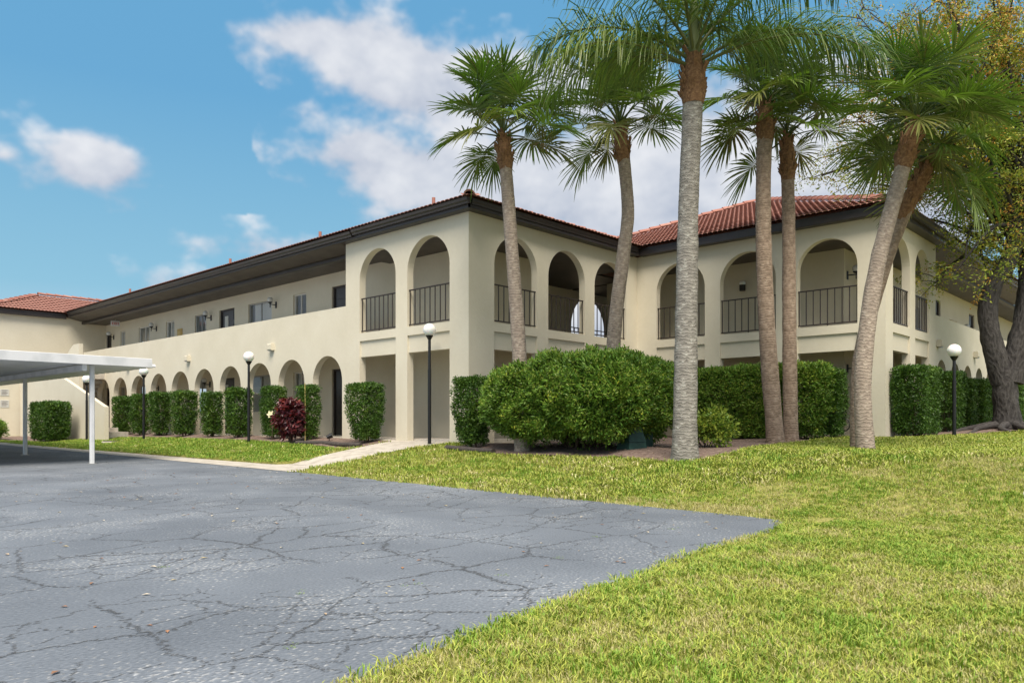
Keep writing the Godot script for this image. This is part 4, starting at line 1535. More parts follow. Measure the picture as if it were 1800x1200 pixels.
# a feather leaf: long arching rib with hanging leaflets
func feather_leaf(theta: float, length: float, curl: float, leaflet: float, seed_: int) -> ArrayMesh:
	var r := RandomNumberGenerator.new()
	r.seed = seed_
	var s := Shape.new()
	var pts := []
	var rad := []
	var dirs := []
	var p := Vector3.ZERO
	var ang := theta
	var N := 40
	for i in N + 1:
		var t := float(i) / N
		pts.append(p)
		rad.append(lerpf(0.036, 0.005, pow(t, 0.7)))
		var d := Vector3(0, cos(ang), sin(ang))
		dirs.append(d)
		p += d * length / N
		ang += curl / N * (0.5 + 1.0 * t)
		ang = minf(ang, 2.85)
	s.tube(pts, rad, 6, false, null, 0.0, Color(0.13, 0.15, 0.04))
	var tone := Color(0.11, 0.17, 0.045).lerp(Color(0.17, 0.225, 0.055), r.randf())
	var cnt := int(length * 34)
	for k in cnt:
		for sd in [-1, 1]:
			var t := lerpf(0.16, 0.995, (k + r.randf()) / cnt)
			var fi := t * N
			var i0 := mini(int(fi), N - 1)
			var o: Vector3 = pts[i0].lerp(pts[i0 + 1], fi - i0)
			var d: Vector3 = dirs[i0]
			var side := Vector3(sd, 0, 0)
			var lift := Vector3(0, d.z, -d.y)
			var L: float = leaflet * (0.55 + 0.6 * sin(PI * clampf(0.12 + t * 0.86, 0, 1))) * r.randf_range(0.8, 1.15)
			var dir := (side * r.randf_range(0.6, 1.0) + d * r.randf_range(0.35, 0.7) + lift * r.randf_range(-0.35, 0.55)).normalized()
			var c := tone * r.randf_range(0.7, 1.35)
			if r.randf() < 0.12:
				c = c.lerp(Color(0.24, 0.26, 0.05), 0.6)
			c.a = 1.0
			var q := o
			var dd := dir
			var w := [0.007, 0.011, 0.009, 0.002]
			var acr := dd.cross(Vector3(r.randfn() * 0.4, 1, r.randfn() * 0.4)).normalized()
			for j in 3:
				var q2 := q + dd * L / 3.0
				s.quad(q - acr * w[j], q + acr * w[j], q2 + acr * w[j + 1], q2 - acr * w[j + 1], c)
				q = q2
				dd = (dd + Vector3.DOWN * r.randf_range(0.55, 0.95)).normalized()
	return s.done()

func make_palms() -> void:
	var bark_a := trunk_material(Color8(186, 170, 154), Color8(138, 124, 112), 301, -0.06)
	var bark_b := trunk_material(Color8(172, 166, 157), Color8(120, 115, 108), 302, 0.04)
	var bark_c := trunk_material(Color8(176, 156, 138), Color8(126, 108, 92), 303, -0.10)
	var boot := textured(ramp_texture(256, [[0.03, 311, 4, 0.6], [0.12, 312, 3, 0.4]], [[0.15, Color8(78, 54, 38)], [0.5, Color8(122, 90, 62)], [0.85, Color8(164, 130, 92)]]), 2.0, 0.95)
	sabal("leftmost cabbage palm rising out of the big rounded bush", [on_ground(-0.77, 2.37), Vector3(-0.74, 2.0, 2.25), Vector3(-0.92, 4.2, 2.2), Vector3(-1.0, 6.35, 2.05)], 0.158, 0.13, 25, 0.93, 401, bark_a, boot, 0.75)
	sabal("second cabbage palm from the left behind the big bush with bent trunk", [on_ground(1.25, 3.15), Vector3(1.4, 2.3, 3.12), Vector3(1.52, 4.1, 3.28), Vector3(1.60, 5.2, 3.36), Vector3(1.54, 6.95, 3.2)], 0.162, 0.135, 24, 0.95, 402, bark_a, boot, 0.85)
	sabal("straight cabbage palm left of the close pair before the right block", [on_ground(4.55, 5.42), Vector3(4.43, 2.6, 5.27), Vector3(4.35, 5.2, 5.21), Vector3(4.40, 7.75, 5.24)], 0.195, 0.165, 24, 0.97, 403, bark_c, boot, 0.9)
	sabal("slimmer cabbage palm right of the close pair before the right block", [on_ground(5.3, 5.46), Vector3(5.29, 2.5, 5.43), Vector3(5.29, 5.0, 5.41), Vector3(5.27, 7.2, 5.38)], 0.17, 0.145, 20, 0.95, 404, bark_c, boot, 1.1)
	sabal("front leaning cabbage palm at the right corner pillar", [on_ground(1.26, 8.49), Vector3(1.22, 1.4, 8.46), Vector3(1.38, 3.1, 8.62), Vector3(1.66, 4.7, 8.92), Vector3(1.83, 5.55, 9.08)], 0.145, 0.125, 25, 0.86, 405, bark_a, boot, 0.85, 96.0)
	sabal("rear leaning cabbage palm behind the front leaning one", [on_ground(2.0, 8.12), Vector3(2.02, 1.6, 8.14), Vector3(2.28, 3.2, 8.43), Vector3(2.62, 4.5, 8.79), Vector3(2.86, 5.2, 9.07)], 0.135, 0.118, 15, 0.88, 406, bark_c, boot, 1.3, 112.0)
	# the tall feather palm in the middle
	var base := on_ground(-0.97, 6.27)
	var t := thing("queen_palm", "tall feather palm with smooth grey ringed trunk in the middle", "palm tree", base)
	var top := Vector3(-0.93, 6.1, 6.42) - base
	put(trunk_mesh([Vector3(0, -0.06, 0), Vector3(0.02, 2.0, 0.02), Vector3(0.02, 4.2, 0.06), top], 0.20, 0.165, 0.32, 411), "trunk", bark_b, t)
	boots(t, top + Vector3(0, 0.62, 0), Vector3.UP, 0.85, 0.17, 412, boot)
	var s := Shape.new()
	s.tube([top + Vector3(0, 0.4, 0), top + Vector3(0, 1.0, 0), top + Vector3(0.02, 1.7, 0)], [0.12, 0.09, 0.05], 10)
	put(s.done(), "crown_shaft", plain(Color8(92, 104, 58), 0.6), t)
	# azimuths are turned about y; +z local is outwards
	var to_left := atan2(-RGT.x, -RGT.z)
	var to_right := atan2(RGT.x, RGT.z)
	var set_ := [[to_left, 52.0, 3.0, 1.6, 1.1], [to_left + 0.3, 68.0, 2.7, 1.2, 1.0], [to_left - 0.4, 62.0, 2.8, 1.3, 1.0], [to_right, 56.0, 3.3, 1.4, 1.15], [to_right - 0.3, 66.0, 3.0, 1.2, 0.95], [to_left + 1.15, 38.0, 2.9, 1.4, 0.8], [to_left - 1.2, 40.0, 2.9, 1.3, 0.8], [to_right + 1.1, 36.0, 3.0, 1.3, 0.8], [to_right - 1.2, 38.0, 2.9, 1.3, 0.8], [0.4, 14.0, 2.9, 0.8, 0.6], [2.5, 18.0, 3.0, 0.9, 0.6], [4.4, 12.0, 2.9, 0.7, 0.6], [to_left + 0.15, 30.0, 3.1, 1.5, 0.9], [to_right + 0.1, 32.0, 3.2, 1.4, 0.9]]
	for i in set_.size():
		var f: Array = set_[i]
		var o := put(feather_leaf(deg_to_rad(f[1]), f[2], f[3], f[4], 420 + i), "frond", M.frond, t)
		o.position = top + Vector3(0, 0.42 + 0.4 * (1.0 - f[1] / 60.0), 0)
		o.rotation.y = f[0]

# ------------------------------------------------------------------ the big tree on the right
func bark_material() -> StandardMaterial3D:
	var w := 512
	var n := FastNoiseLite.new()
	n.seed = 501
	n.frequency = 0.03
	n.fractal_octaves = 4
	n.fractal_type = FastNoiseLite.FRACTAL_RIDGED
	var im := Image.create(w, w, false, Image.FORMAT_RGB8)
	var hm := Image.create(w, w, false, Image.FORMAT_L8)
	for y in w:
		for x in w:
			var cx := cos(TAU * x / w) * 70.0
			var cz := sin(TAU * x / w) * 70.0
			var v := n.get_noise_3d(cx, y * 0.32, cz)
			var k := clampf(0.5 + v * 0.6, 0, 1)
			im.set_pixel(x, y, Color8(28, 25, 24).lerp(Color8(80, 76, 74), k))
			hm.set_pixel(x, y, Color(k, k, k))
	hm.bump_map_to_normal_map(8.0)
	var m := StandardMaterial3D.new()
	m.albedo_texture = ImageTexture.create_from_image(im)
	m.normal_enabled = true
	m.normal_texture = ImageTexture.create_from_image(hm)
	m.roughness = 0.95
	m.uv1_scale = Vector3(1, 0.6, 1)
	return m

func limb(parent: Node, called: String, pts: Array, radii: Array, m: Material, sides := 16, rough := 0.16) -> void:
	var n := FastNoiseLite.new()
	n.seed = int(pts[0].length() * 1000.0) % 977
	n.frequency = 1.6
	n.fractal_octaves = 3
	var curve := Curve3D.new()
	for i in pts.size():
		var tan := Vector3.ZERO
		if i > 0 and i < pts.size() - 1:
			tan = (pts[i + 1] - pts[i - 1]) / 6.0
		curve.add_point(pts[i], -tan, tan)
	var len := curve.get_baked_length()
	var steps := maxi(4, int(len / (0.06 if sides > 8 else 0.2)))
	var P := []
	var R := []
	for i in steps + 1:
		var t := float(i) / steps
		P.append(curve.sample_baked(t * len, true))
		var f := t * (radii.size() - 1)
		var k := mini(int(f), radii.size() - 2)
		R.append(lerpf(radii[k], radii[k + 1], f - k))
	var s := Shape.new()
	s.tube(P, R, sides, true, n, rough)
	put(s.done(), called, m, parent)

func make_big_tree() -> void:
	var base := on_ground(10.78, 8.84)
	var t := thing("broadleaf_tree", "big dark forked tree with yellowing leaves at the right edge", "tree", base)
	var bark := bark_material()
	var R := RGT
	var y := Vector3.UP
	limb(t, "trunk", [-y * 0.12, y * 0.5, R * -0.05 + y * 1.0, R * -0.02 + y * 1.55], [0.40, 0.29, 0.28, 0.31], bark, 24, 0.22)
	limb(t, "limb", [R * -0.1 + y * 1.2, R * -0.32 + y * 2.0, R * -0.48 + y * 2.9, R * -0.36 + y * 3.7, R * 0.05 + y * 4.35, R * 0.28 + y * 5.2, R * 0.2 + y * 6.4, R * -0.2 + y * 8.0], [0.27, 0.245, 0.22, 0.21, 0.21, 0.19, 0.16, 0.12], bark, 18, 0.2)
	limb(t, "limb", [R * 0.1 + y * 1.2, R * 0.32 + y * 2.2, R * 0.55 + y * 3.2, R * 0.62 + y * 4.4, R * 0.72 + y * 5.8, R * 1.2 + y * 7.6], [0.28, 0.27, 0.25, 0.22, 0.18, 0.12], bark, 18, 0.2)
	limb(t, "limb", [R * 0.3 + y * 1.7, R * 0.62 + y * 2.05, R * 1.0 + y * 2.6, R * 1.5 + y * 3.4], [0.2, 0.17, 0.13, 0.08], bark, 12)
	for k in 9:
		var a := TAU * k / 9.0 + 0.2
		var d := Vector3(cos(a), 0, sin(a))
		var e := Vector3(-sin(a), 0, cos(a))
		limb(t, "root", [d * 0.3 + y * 0.12, d * 0.8 + e * 0.1 + y * 0.02, d * 1.25 - e * 0.12 - y * 0.09, d * 1.7 - y * 0.24], [0.10, 0.065, 0.045, 0.025], bark, 10)
	# boughs and twigs, then leaves in loose clusters about their ends
	var r := RandomNumberGenerator.new()
	r.seed = 515
	var forks := [R * 0.25 + y * 5.2, R * 0.2 + y * 6.2, R * -0.1 + y * 7.4, R * 0.65 + y * 4.8, R * 0.72 + y * 5.8, R * 1.0 + y * 7.0, R * 1.4 + y * 3.4]
	var green := []
	var gold := []
	for k in 91:
		var f: Vector3 = forks[k % 7]
		var tip := R * r.randf_range(-4.4, 2.6) + FWD * r.randf_range(-2.6, 2.6) + y * r.randf_range(6.2, 12.2)
		if k >= 82:
			# a few low sprays that hang in front of the roof
			tip = R * r.randf_range(-1.7, 0.7) + y * r.randf_range(3.7, 6.2) + FWD * r.randf_range(-1.0, 0.8)
			f = forks[0]
		var m := f.lerp(tip, 0.5) + y * 0.5 + Vector3(r.randfn(), r.randfn() * 0.5, r.randfn()) * 0.3
		limb(t, "bough", [f, m, tip], [0.07, 0.04, 0.012], bark, 6, 0.1)
		for j in 7:
			var b := f.lerp(m, 0.5 + 0.5 * r.randf()) if j < 1 else m.lerp(tip, r.randf())
			var e := b + Vector3(r.randfn(), r.randfn() * 0.6, r.randfn()) * 0.55
			limb(t, "twig", [b, b.lerp(e, 0.5) + y * 0.05, e], [0.018, 0.012, 0.006], bark, 4, 0.0)
			var warm := smoothstep(6.0, 9.5, e.y) * 0.42 + r.randf_range(-0.28, 0.25)
			for q in (15 if k < 82 else 14):
				var c := b.lerp(e, r.randf_range(0.2, 1.1)) + Vector3(r.randfn(), r.randfn() * 0.6, r.randfn()) * 0.22
				var item := [c, Vector3(r.randfn(), r.randfn(), r.randfn()).normalized()]
				if r.randf() < warm:
					gold.append(item)
				else:
					green.append(item)
	foliage(t, "tree", green, 1.0, 520, Vector3.ZERO, "crown")
	foliage(t, "tree_gold", gold, 1.0, 521, Vector3.ZERO, "golden_leaves")

# ------------------------------------------------------------------ lamps, boxes, signs
func lamp_post(label: String, x: float, z: float, height: float) -> void:
	var t := thing("lamp_post", label, "lamp post", on_ground(x, z), 0.0, "globe lamp posts")
	var s := Shape.new()
	s.lathe([Vector2(0.0, height - 0.2), Vector2(0.034, height - 0.2), Vector2(0.036, height * 0.66), Vector2(0.042, height * 0.65), Vector2(0.042, -0.1)], Vector3.ZERO, 16)
	put(s.done(), "post", M.black, t)
	s = Shape.new()
	s.lathe([Vector2(0.034, height - 0.24), Vector2(0.085, height - 0.155), Vector2(0.09, height - 0.135), Vector2(0.03, height - 0.13)], Vector3.ZERO, 20)
	put(s.done(), "collar", M.black, t)
	s = Shape.new()
	s.ball(Vector3(0, height, 0), 0.155, 32)
	put(s.done(), "globe", M.opal, t)

func wall_lantern(label: String, at: Vector3, n: Vector3, group: String) -> void:
	var t := thing("wall_lantern", label, "lamp", at, 0.0, group)
	var s := Shape.new()
	s.bar(n * 0.01 - Vector3.UP * 0.11, n * 0.01 + Vector3.UP * 0.11, 0.09, 0.03, n)
	put(s.done(), "back_plate", M.black, t)
	s = Shape.new()
	s.bar(n * 0.02, n * 0.26, 0.025, 0.03)
	s.bar(n * 0.235 - Vector3.UP * 0.12, n * 0.235 + Vector3.UP * 0.05, 0.025, 0.025, n)
	put(s.done(), "arm", M.black, t)
	s = Shape.new()
	s.lathe([Vector2(0.03, 0.03), Vector2(0.085, 0.06), Vector2(0.085, 0.075), Vector2(0.0, 0.075)], n * 0.235, 16)
	put(s.done(), "cup", M.black, t)
	s = Shape.new()
	s.lathe([Vector2(0.07, 0.077), Vector2(0.10, 0.13), Vector2(0.095, 0.19), Vector2(0.06, 0.235), Vector2(0.0, 0.25)], n * 0.235, 16)
	put(s.done(), "shade", M.lantern_glass, t)

func floodlight(label: String, at: Vector3, n: Vector3) -> void:
	var t := thing("wall_floodlight", label, "lamp", at, 0.0, "small cream floodlight boxes on the parapets")
	var u := n.cross(Vector3.UP)
	var s := Shape.new()
	s.bar(n * 0.07 - u * 0.11, n * 0.07 + u * 0.11, 0.14, 0.20)
	put(s.done(), "housing", M.stucco, t)
	s = Shape.new()
	s.bar(n * 0.075 - u * 0.08 - Vector3.UP * 0.112, n * 0.075 + u * 0.08 - Vector3.UP * 0.112, 0.1, 0.02)
	put(s.done(), "lens", M.alum, t)

func make_small_things() -> void:
	lamp_post("globe lamp post at the edge of the entrance path", -0.38, -0.99, 2.76)
	lamp_post("globe lamp post among the hedges left of the croton", -1.3, -7.95, 2.52)
	lamp_post("globe lamp post just right of the carport corner", -1.6, -14.74, 2.40)
	lamp_post("lamp post seen under the carport before the wide hedge", -2.3, -18.2, 2.30)
	lamp_post("globe lamp post right of the leaning palms before the right wing", 7.86, 8.31, 2.04)
	var nx := Vector3(-1, 0, 0)
	var nz := Vector3(0, 0, 1)
	var g := "black wall lanterns on the galleries"
	wall_lantern("upper wall lantern right of the wide two-leaf window", Vector3(1.5, 4.6, -11.25), nx, g)
	wall_lantern("upper wall lantern left of the dark upper door", Vector3(1.5, 4.6, -16.1), nx, g)
	wall_lantern("upper wall lantern right of the far white-framed window", Vector3(1.5, 4.6, -21.2), nx, g)
	wall_lantern("upper wall lantern nearest the far left corner", Vector3(1.5, 4.6, -26.1), nx, g)
	wall_lantern("lower wall lantern seen through an arch right of the carport", Vector3(1.5, 2.0, -21.0), nx, g)
	wall_lantern("lower wall lantern seen through a middle left arch", Vector3(1.5, 2.0, -16.2), nx, g)
	wall_lantern("upper wall lantern in the right block's last wide arch", Vector3(8.72, 4.45, 5.55), nz, g)
	wall_lantern("lower wall lantern in the right block's last wide opening", Vector3(8.72, 1.95, 5.55), nz, g)
	wall_lantern("upper wall lantern over the right wing's parapet", Vector3(20.6, 4.0, 5.55), nz, g)
	floodlight("floodlight box on the left parapet above the second arch", Vector3(0, 2.86, -8.87), nx)
	floodlight("floodlight box on the left parapet above the middle arches", Vector3(0, 2.84, -14.72), nx)
	floodlight("floodlight box on the left parapet nearest the carport", Vector3(0, 2.86, -20.3), nx)
	floodlight("floodlight box on the right wing next to the block", Vector3(11.62, 2.74, 7.02), nz)
	floodlight("floodlight box on the right wing above the third arch", Vector3(15.9, 2.70, 7.02), nz)
	# a round jar lamp inside the second wide arch
	var t := thing("jar_lamp", "jar-shaped lamp with white top in the right block's middle arch", "lamp", Vector3(8.5, 4.45, 2.7))
	var s := Shape.new()
	s.lathe([Vector2(0.0, -0.13), Vector2(0.085, -0.12), Vector2(0.085, 0.04), Vector2(0.095, 0.05), Vector2(0.0, 0.05)], Vector3(-0.10, 0, 0), 16)
	s.bar(Vector3(0, -0.04, 0), Vector3(-0.08, -0.04, 0), 0.08, 0.08)
	put(s.done(), "body", M.black, t)
	s = Shape.new()
	s.lathe([Vector2(0.09, 0.052), Vector2(0.10, 0.10), Vector2(0.07, 0.16), Vector2(0.0, 0.17)], Vector3(-0.10, 0, 0), 16)
	put(s.done(), "top", M.opal, t)
	# exit sign hanging in the far left gallery
	t = thing("exit_sign", "small white exit sign with red letters under the far left soffit", "sign", Vector3(0.95, 5.06, -24.4))
	s = Shape.new()
	s.bar(Vector3(-0.19, 0, 0), Vector3(0.19, 0, 0), 0.05, 0.24)
	put(s.done(), "panel", M.white, t)
	s = Shape.new()
	s.bar(Vector3(0, 0.12, 0), Vector3(0, 0.2, 0), 0.06, 0.03, Vector3.RIGHT)
	put(s.done(), "bracket", M.alum, t)
	var tm := TextMesh.new()
	tm.text = "EXIT"
	tm.font_size = 24
	tm.pixel_size = 0.0065
	tm.depth = 0.006
	var lt := put(tm, "letters", plain(Color8(190, 40, 36), 0.5), t)
	lt.position = Vector3(0, 0, 0.03)
	# notices on the far left wall
	for k in 2:
		t = thing("wall_notice", ["upper small notice plate on the far left wall", "lower small notice plate on the far left wall"][k], "sign", Vector3(-2.75, 1.86 - 0.5 * k, -27.155), 0.0, "notice plates on the far left wall")
		s = Shape.new()
		s.bar(Vector3(-0.17, 0, 0), Vector3(0.17, 0, 0), 0.02, 0.3 if k == 0 else 0.34)
		put(s.done(), "plate", M.blind, t)
		for j in 4:
			s = Shape.new()
			s.bar(Vector3(-0.12, 0.1 - 0.06 * j, 0.012), Vector3(0.12 - 0.05 * (j % 2), 0.1 - 0.06 * j, 0.012), 0.004, 0.025)
			put(s.done(), "print_line", plain(Color8(120, 112, 108), 0.8), t)
	# a straw-coloured box on the upper gallery
	t = thing("hanging_plaque", "straw coloured plaque on the upper left gallery wall", "plaque", Vector3(1.48, 4.2, -18.85))
	s = Shape.new()
	s.bar(Vector3(0, -0.22, 0), Vector3(0, 0.2, 0), 0.42, 0.05, Vector3.RIGHT)
	put(s.done(), "board", plain(Color8(190, 160, 98), 0.8), t)
	s = Shape.new()
	s.bar(Vector3(-0.03, -0.12, 0), Vector3(-0.03, 0.1, 0), 0.26, 0.02, Vector3.RIGHT)
	put(s.done(), "panel", plain(Color8(206, 180, 120), 0.8), t)
	# green utility boxes in the bush
	t = thing("utility_pedestal", "low dark green utility pedestal under the big bush", "utility box", on_ground(-0.12, 4.62), deg_to_rad(-20))
	s = Shape.new()
	frustum(s, 0.21, 0.19, 0.0, 0.14)
	put(s.done(), "foot", M.box_green, t)
	s = Shape.new()
	frustum(s, 0.20, 0.13, 0.146, 0.44)
	put(s.done(), "cover", M.box_green, t)
	t = thing("utility_cabinet", "taller blue-green utility cabinet hidden in the big bush", "utility box", on_ground(0.45, 4.45), deg_to_rad(-12))
	s = Shape.new()
	frustum(s, 0.17, 0.17, 0.0, 0.72)
	put(s.done(), "cabinet", M.box_green, t)
	s = Shape.new()
	frustum(s, 0.19, 0.14, 0.724, 0.80)
	put(s.done(), "lid", M.box_green, t)
	# round timbers that edge the beds
	log_edge("dark round timber edging the bed beside the entrance path", [Vector2(-1.28, -5.4), Vector2(-1.15, -4.3), Vector2(-1.22, -3.5), Vector2(-1.12, -2.72)])
	log_edge("dark round timber edging the bed below the corner hedge", [Vector2(-0.95, 0.25), Vector2(-1.08, 1.0), Vector2(-1.15, 1.9)])
	# spotlight on the ground by the door
	t = thing("garden_spotlight", "small black garden spotlight on the bed before the dark door", "lamp", on_ground(-0.75, -4.65))
	s = Shape.new()
	s.bar(Vector3(0, -0.05, 0), Vector3(0, 0.1, 0), 0.02, 0.02, Vector3.RIGHT)
	put(s.done(), "spike", M.black, t)
	s = Shape.new()
	s.tube([Vector3(-0.05, 0.12, -0.04), Vector3(0.0, 0.15, 0.0), Vector3(0.06, 0.18, 0.05)], [0.045, 0.06, 0.07], 12)
	put(s.done(), "head", M.black, t)
	# hose loop by the dark hedge
	var hp := []
	var hr := []
	for k in 15:
		var a := -PI * 0.5 + PI * 1.25 * k / 14.0
		hp.append(Vector3(0, 0.34 + 0.15 * sin(a), 0.12 * cos(a)))
		hr.append(0.014)
	s = Shape.new()
	s.tube(hp, hr, 8)
	var ho := put(s.done(), "garden_hose", M.black)
	ho.position = on_ground(6.5, 6.27)
	tag(ho, "loop of dark garden hose beside the dark clipped hedge", "hose")
	# round cover in the left lawn
	t = thing("access_cover", "round dark access cover in the lawn by the carport", "manhole cover", on_ground(-2.3, -15.6, 0.01))
	s = Shape.new()
	s.lathe([Vector2(0.0, 0.05), Vector2(0.30, 0.05), Vector2(0.31, 0.04), Vector2(0.31, -0.05)], Vector3.ZERO, 28)
	put(s.done(), "lid", M.timber, t)
	s = Shape.new()
	s.lathe([Vector2(0.312, 0.03), Vector2(0.36, 0.03), Vector2(0.37, -0.05)], Vector3.ZERO, 28)
	put(s.done(), "ring", M.concrete, t)

func frustum(s: Shape, a: float, b: float, y0: float, y1: float) -> void:
	var lo := [Vector3(-a, y0, -a), Vector3(a, y0, -a), Vector3(a, y0, a), Vector3(-a, y0, a)]
	var hi := [Vector3(-b, y1, -b), Vector3(b, y1, -b), Vector3(b, y1, b), Vector3(-b, y1, b)]
	for k in 4:
		var j := (k + 1) % 4
		s.quad(lo[j], lo[k], hi[k], hi[j])
	s.quad(hi[0], hi[3], hi[2], hi[1])
	s.quad(lo[0], lo[1], lo[2], lo[3])

func log_edge(label: String, line: Array) -> void:
	var base := on_ground(line[0].x, line[0].y)
	var pts := []
	var rad := []
	for p in line:
		pts.append(on_ground(p.x, p.y, 0.05) - base)
		rad.append(0.065)
	var n := FastNoiseLite.new()
	n.frequency = 2.0
	var s := Shape.new()
	s.tube(pts, rad, 10, true, n, 0.1)
	var o := put(s.done(), "landscape_timber", M.timber)
	o.position = base
	tag(o, label, "timber", "timbers edging the beds")

# ------------------------------------------------------------------ grass and litter
func tuft_mesh(blades: int, height: float, width: float, spread: float, seed_: int, tones: Array) -> ArrayMesh:
	var r := RandomNumberGenerator.new()
	r.seed = seed_
	var s := Shape.new()
	for k in blades:
		var a := r.randf() * TAU
		var o := Vector3(cos(a), 0, sin(a)) * spread * sqrt(r.randf())
		var b := r.randf() * TAU
		var out := Vector3(cos(b), 0, sin(b))
		var acr := Vector3(-sin(b), 0, cos(b)).rotated(Vector3.UP, r.randf_range(-0.8, 0.8))
		var h := height * r.randf_range(0.5, 1.2)
		var lean := r.randf_range(0.15, 1.1)
		var w := width * r.randf_range(0.7, 1.2)
		var c: Color = tones[r.randi() % tones.size()] * r.randf_range(0.8, 1.2)
		c.a = 1.0
		var m := o + Vector3.UP * h * 0.62 + out * h * lean * 0.35
		var tip := o + Vector3.UP * h * 0.85 + out * h * lean
		s.quad(o - acr * w * 0.5, o + acr * w * 0.5, m + acr * w * 0.45, m - acr * w * 0.45, c)
		s.tri(m - acr * w * 0.45, m + acr * w * 0.45, tip, c)
	return s.done()

func inside(p: Vector2, poly: Array) -> bool:
	return Geometry2D.is_point_in_polygon(p, PackedVector2Array(poly))

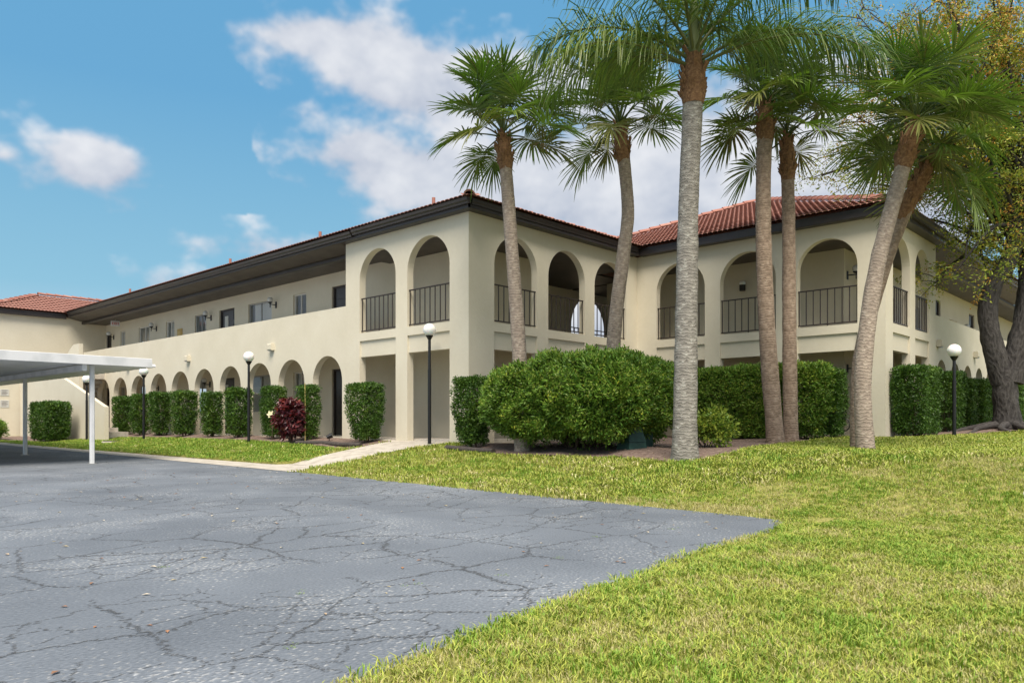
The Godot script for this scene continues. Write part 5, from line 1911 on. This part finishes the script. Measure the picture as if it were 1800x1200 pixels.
func make_grass() -> void:
	var lot := PackedVector2Array(LOT)
	var walk := PackedVector2Array(WALK)
	var bed := PackedVector2Array(BED)
	var bl := PackedVector2Array(BED_LEFT)
	var br := PackedVector2Array(BED_RIGHT)
	var pad := PackedVector2Array(PAD)
	var r := RandomNumberGenerator.new()
	r.seed = 601
	var tones := [Color(0.30, 0.355, 0.05), Color(0.375, 0.41, 0.065), Color(0.23, 0.32, 0.04), Color(0.46, 0.45, 0.13), Color(0.40, 0.42, 0.085)]
	var straw := [Color(0.52, 0.46, 0.20), Color(0.45, 0.41, 0.15), Color(0.36, 0.36, 0.09), Color(0.56, 0.51, 0.27)]
	var green := [Color(0.18, 0.31, 0.033), Color(0.23, 0.36, 0.04), Color(0.28, 0.38, 0.05)]
	var meshes := [tuft_mesh(17, 0.047, 0.0056, 0.06, 1, tones), tuft_mesh(17, 0.043, 0.0055, 0.065, 2, straw), tuft_mesh(16, 0.05, 0.006, 0.055, 3, green)]
	var big := [tuft_mesh(14, 0.07, 0.014, 0.11, 4, tones), tuft_mesh(14, 0.06, 0.013, 0.12, 5, straw), tuft_mesh(13, 0.07, 0.014, 0.11, 6, green)]
	var n := FastNoiseLite.new()
	n.seed = 603
	n.frequency = 0.8
	n.fractal_octaves = 4
	var xf := [[], [], [], [], [], []]
	var cols := [[], [], [], [], [], []]
	# fields: x0, z0, x1, z1, tufts per square metre, big?
	for f in [[-13.0, 9.2, -3.0, 13.5, 620.0, 0], [-4.2, 4.0, 2.5, 14.5, 520.0, 0], [-4.2, -1.4, 1.0, 4.0, 360.0, 0], [2.5, 5.6, 22.0, 14.0, 130.0, 1], [-4.8, -24.0, -0.4, -3.0, 200.0, 1], [-3.0, -5.2, -0.2, -1.0, 200.0, 0]]:
		var cnt := int((f[2] - f[0]) * (f[3] - f[1]) * f[4])
		for i in cnt:
			var p := Vector2(r.randf_range(f[0], f[2]), r.randf_range(f[1], f[3]))
			# only where it can be seen from the picture's side, with a margin
			var d := depth_of(p.x, p.y)
			var lat := (p.x - EYE.x) * RGT.x + (p.y - EYE.z) * RGT.z
			if d < 3.0 or absf(lat) > d * 0.74 + 0.9:
				continue
			if d > 8.0 and f[5] == 0 and r.randf() > 8.0 / d:
				continue
			var edge := p + Vector2(r.randfn(), r.randfn()) * 0.055
			if Geometry2D.is_point_in_polygon(edge, lot) or Geometry2D.is_point_in_polygon(edge, walk) or Geometry2D.is_point_in_polygon(edge, pad):
				continue
			if Geometry2D.is_point_in_polygon(p, bed) or Geometry2D.is_point_in_polygon(p, bl) or Geometry2D.is_point_in_polygon(p, br):
				continue
			if p.x > 0.0 and p.y < 0.05 or p.x > 6.98 and p.y < 7.1:
				continue
			var v := n.get_noise_2d(p.x, p.y) + r.randfn() * 0.34
			var kind := 0
			if v > 0.30:
				kind = 1
			elif v < -0.38:
				kind = 2
			if p.x < -3.4 and p.y > -1.2 and p.y < 9.0 and r.randf() < 0.6:
				kind = 1
			if p.y < -3.0 and r.randf() < 0.7:
				kind = 2
			if f[5] == 1 or (d > 11.0 and r.randf() < 0.6):
				if kind == 1 and r.randf() < 0.6:
					kind = 0
				kind += 3
			var b := Basis(Vector3.UP, r.randf() * TAU).scaled(Vector3.ONE * r.randf_range(0.75, 1.3))
			xf[kind].append(Transform3D(b, on_ground(p.x, p.y, -0.005)))
			var k := r.randf_range(0.82, 1.15)
			cols[kind].append(Color(k, k * r.randf_range(0.96, 1.04), k))
	for k in 6:
		var o := scatter(meshes[k] if k < 3 else big[k - 3], M.grass, ["lawn_grass", "straw_grass", "green_grass"][k % 3], self, xf[k], cols[k])
		tag(o, ["yellow-green lawn grass over the mounded lawn", "straw coloured dry grass among the lawn", "fresh green grass in the lawn"][k % 3], "grass")
		o.set_meta("kind", "stuff")
	# weeds that come up in the cracks, and dry leaves on the asphalt
	xf = []
	cols = []
	for p in [Vector2(-8.9, 8.6), Vector2(-8.2, 8.9), Vector2(-6.2, 8.3), Vector2(-7.4, 8.75), Vector2(-9.6, 8.2), Vector2(-5.2, 8.6), Vector2(-9.9, 6.6), Vector2(-10.3, 9.3)]:
		for k in 3:
			xf.append(Transform3D(Basis(Vector3.UP, r.randf() * TAU).scaled(Vector3(0.5, 0.22, 0.5)), Vector3(p.x + r.randfn() * 0.04, lot_level(p.x, p.y), p.y + r.randfn() * 0.03)))
			cols.append(Color(1, 1, 1))
	var o := scatter(meshes[2], M.grass, "crack_weeds", self, xf, cols)
	tag(o, "small green weeds growing in the asphalt cracks", "weeds")
	o.set_meta("kind", "stuff")
	var leaf := Shape.new()
	leaf.tri(Vector3(-0.03, 0.004, 0), Vector3(0, 0.012, 0.014), Vector3(0.0, 0.006, -0.002), Color(1, 1, 1))
	leaf.tri(Vector3(-0.03, 0.004, 0), Vector3(0, 0.006, -0.002), Vector3(0, 0.012, -0.014), Color(1, 1, 1))
	leaf.tri(Vector3(0, 0.012, 0.014), Vector3(0.03, 0.008, 0), Vector3(0, 0.006, -0.002), Color(1, 1, 1))
	leaf.tri(Vector3(0, 0.006, -0.002), Vector3(0.03, 0.008, 0), Vector3(0, 0.012, -0.014), Color(1, 1, 1))
	var lm := leaf.done()
	xf = []
	cols = []
	var lt := [Color(0.48, 0.36, 0.24), Color(0.40, 0.20, 0.10), Color(0.62, 0.54, 0.42), Color(0.30, 0.16, 0.09), Color(0.55, 0.45, 0.25)]
	for k in 620:
		var p := Vector2(r.randf_range(-13.5, -3.85), r.randf_range(-4.0, 9.6))
		if k >= 420:
			p = Vector2(r.randf_range(-1.4, 3.0), r.randf_range(0.2, 7.0))
			if not Geometry2D.is_point_in_polygon(p, bed):
				continue
		elif not Geometry2D.is_point_in_polygon(p, lot) or n.get_noise_2d(p.x * 2.0, p.y * 2.0) < -0.12:
			continue
		var yy := lot_level(p.x, p.y) + 0.005 if k < 420 else bed_level(p.x, p.y) + 0.02
		xf.append(Transform3D(Basis(Vector3.UP, r.randf() * TAU).scaled(Vector3.ONE * r.randf_range(0.45, 1.25)), Vector3(p.x, yy, p.y)))
		cols.append(lt[r.randi() % 5])
	o = scatter(lm, M.petal, "fallen_leaves", self, xf, cols)
	tag(o, "dry fallen leaves scattered on asphalt and beds", "leaves")
	o.set_meta("kind", "stuff")
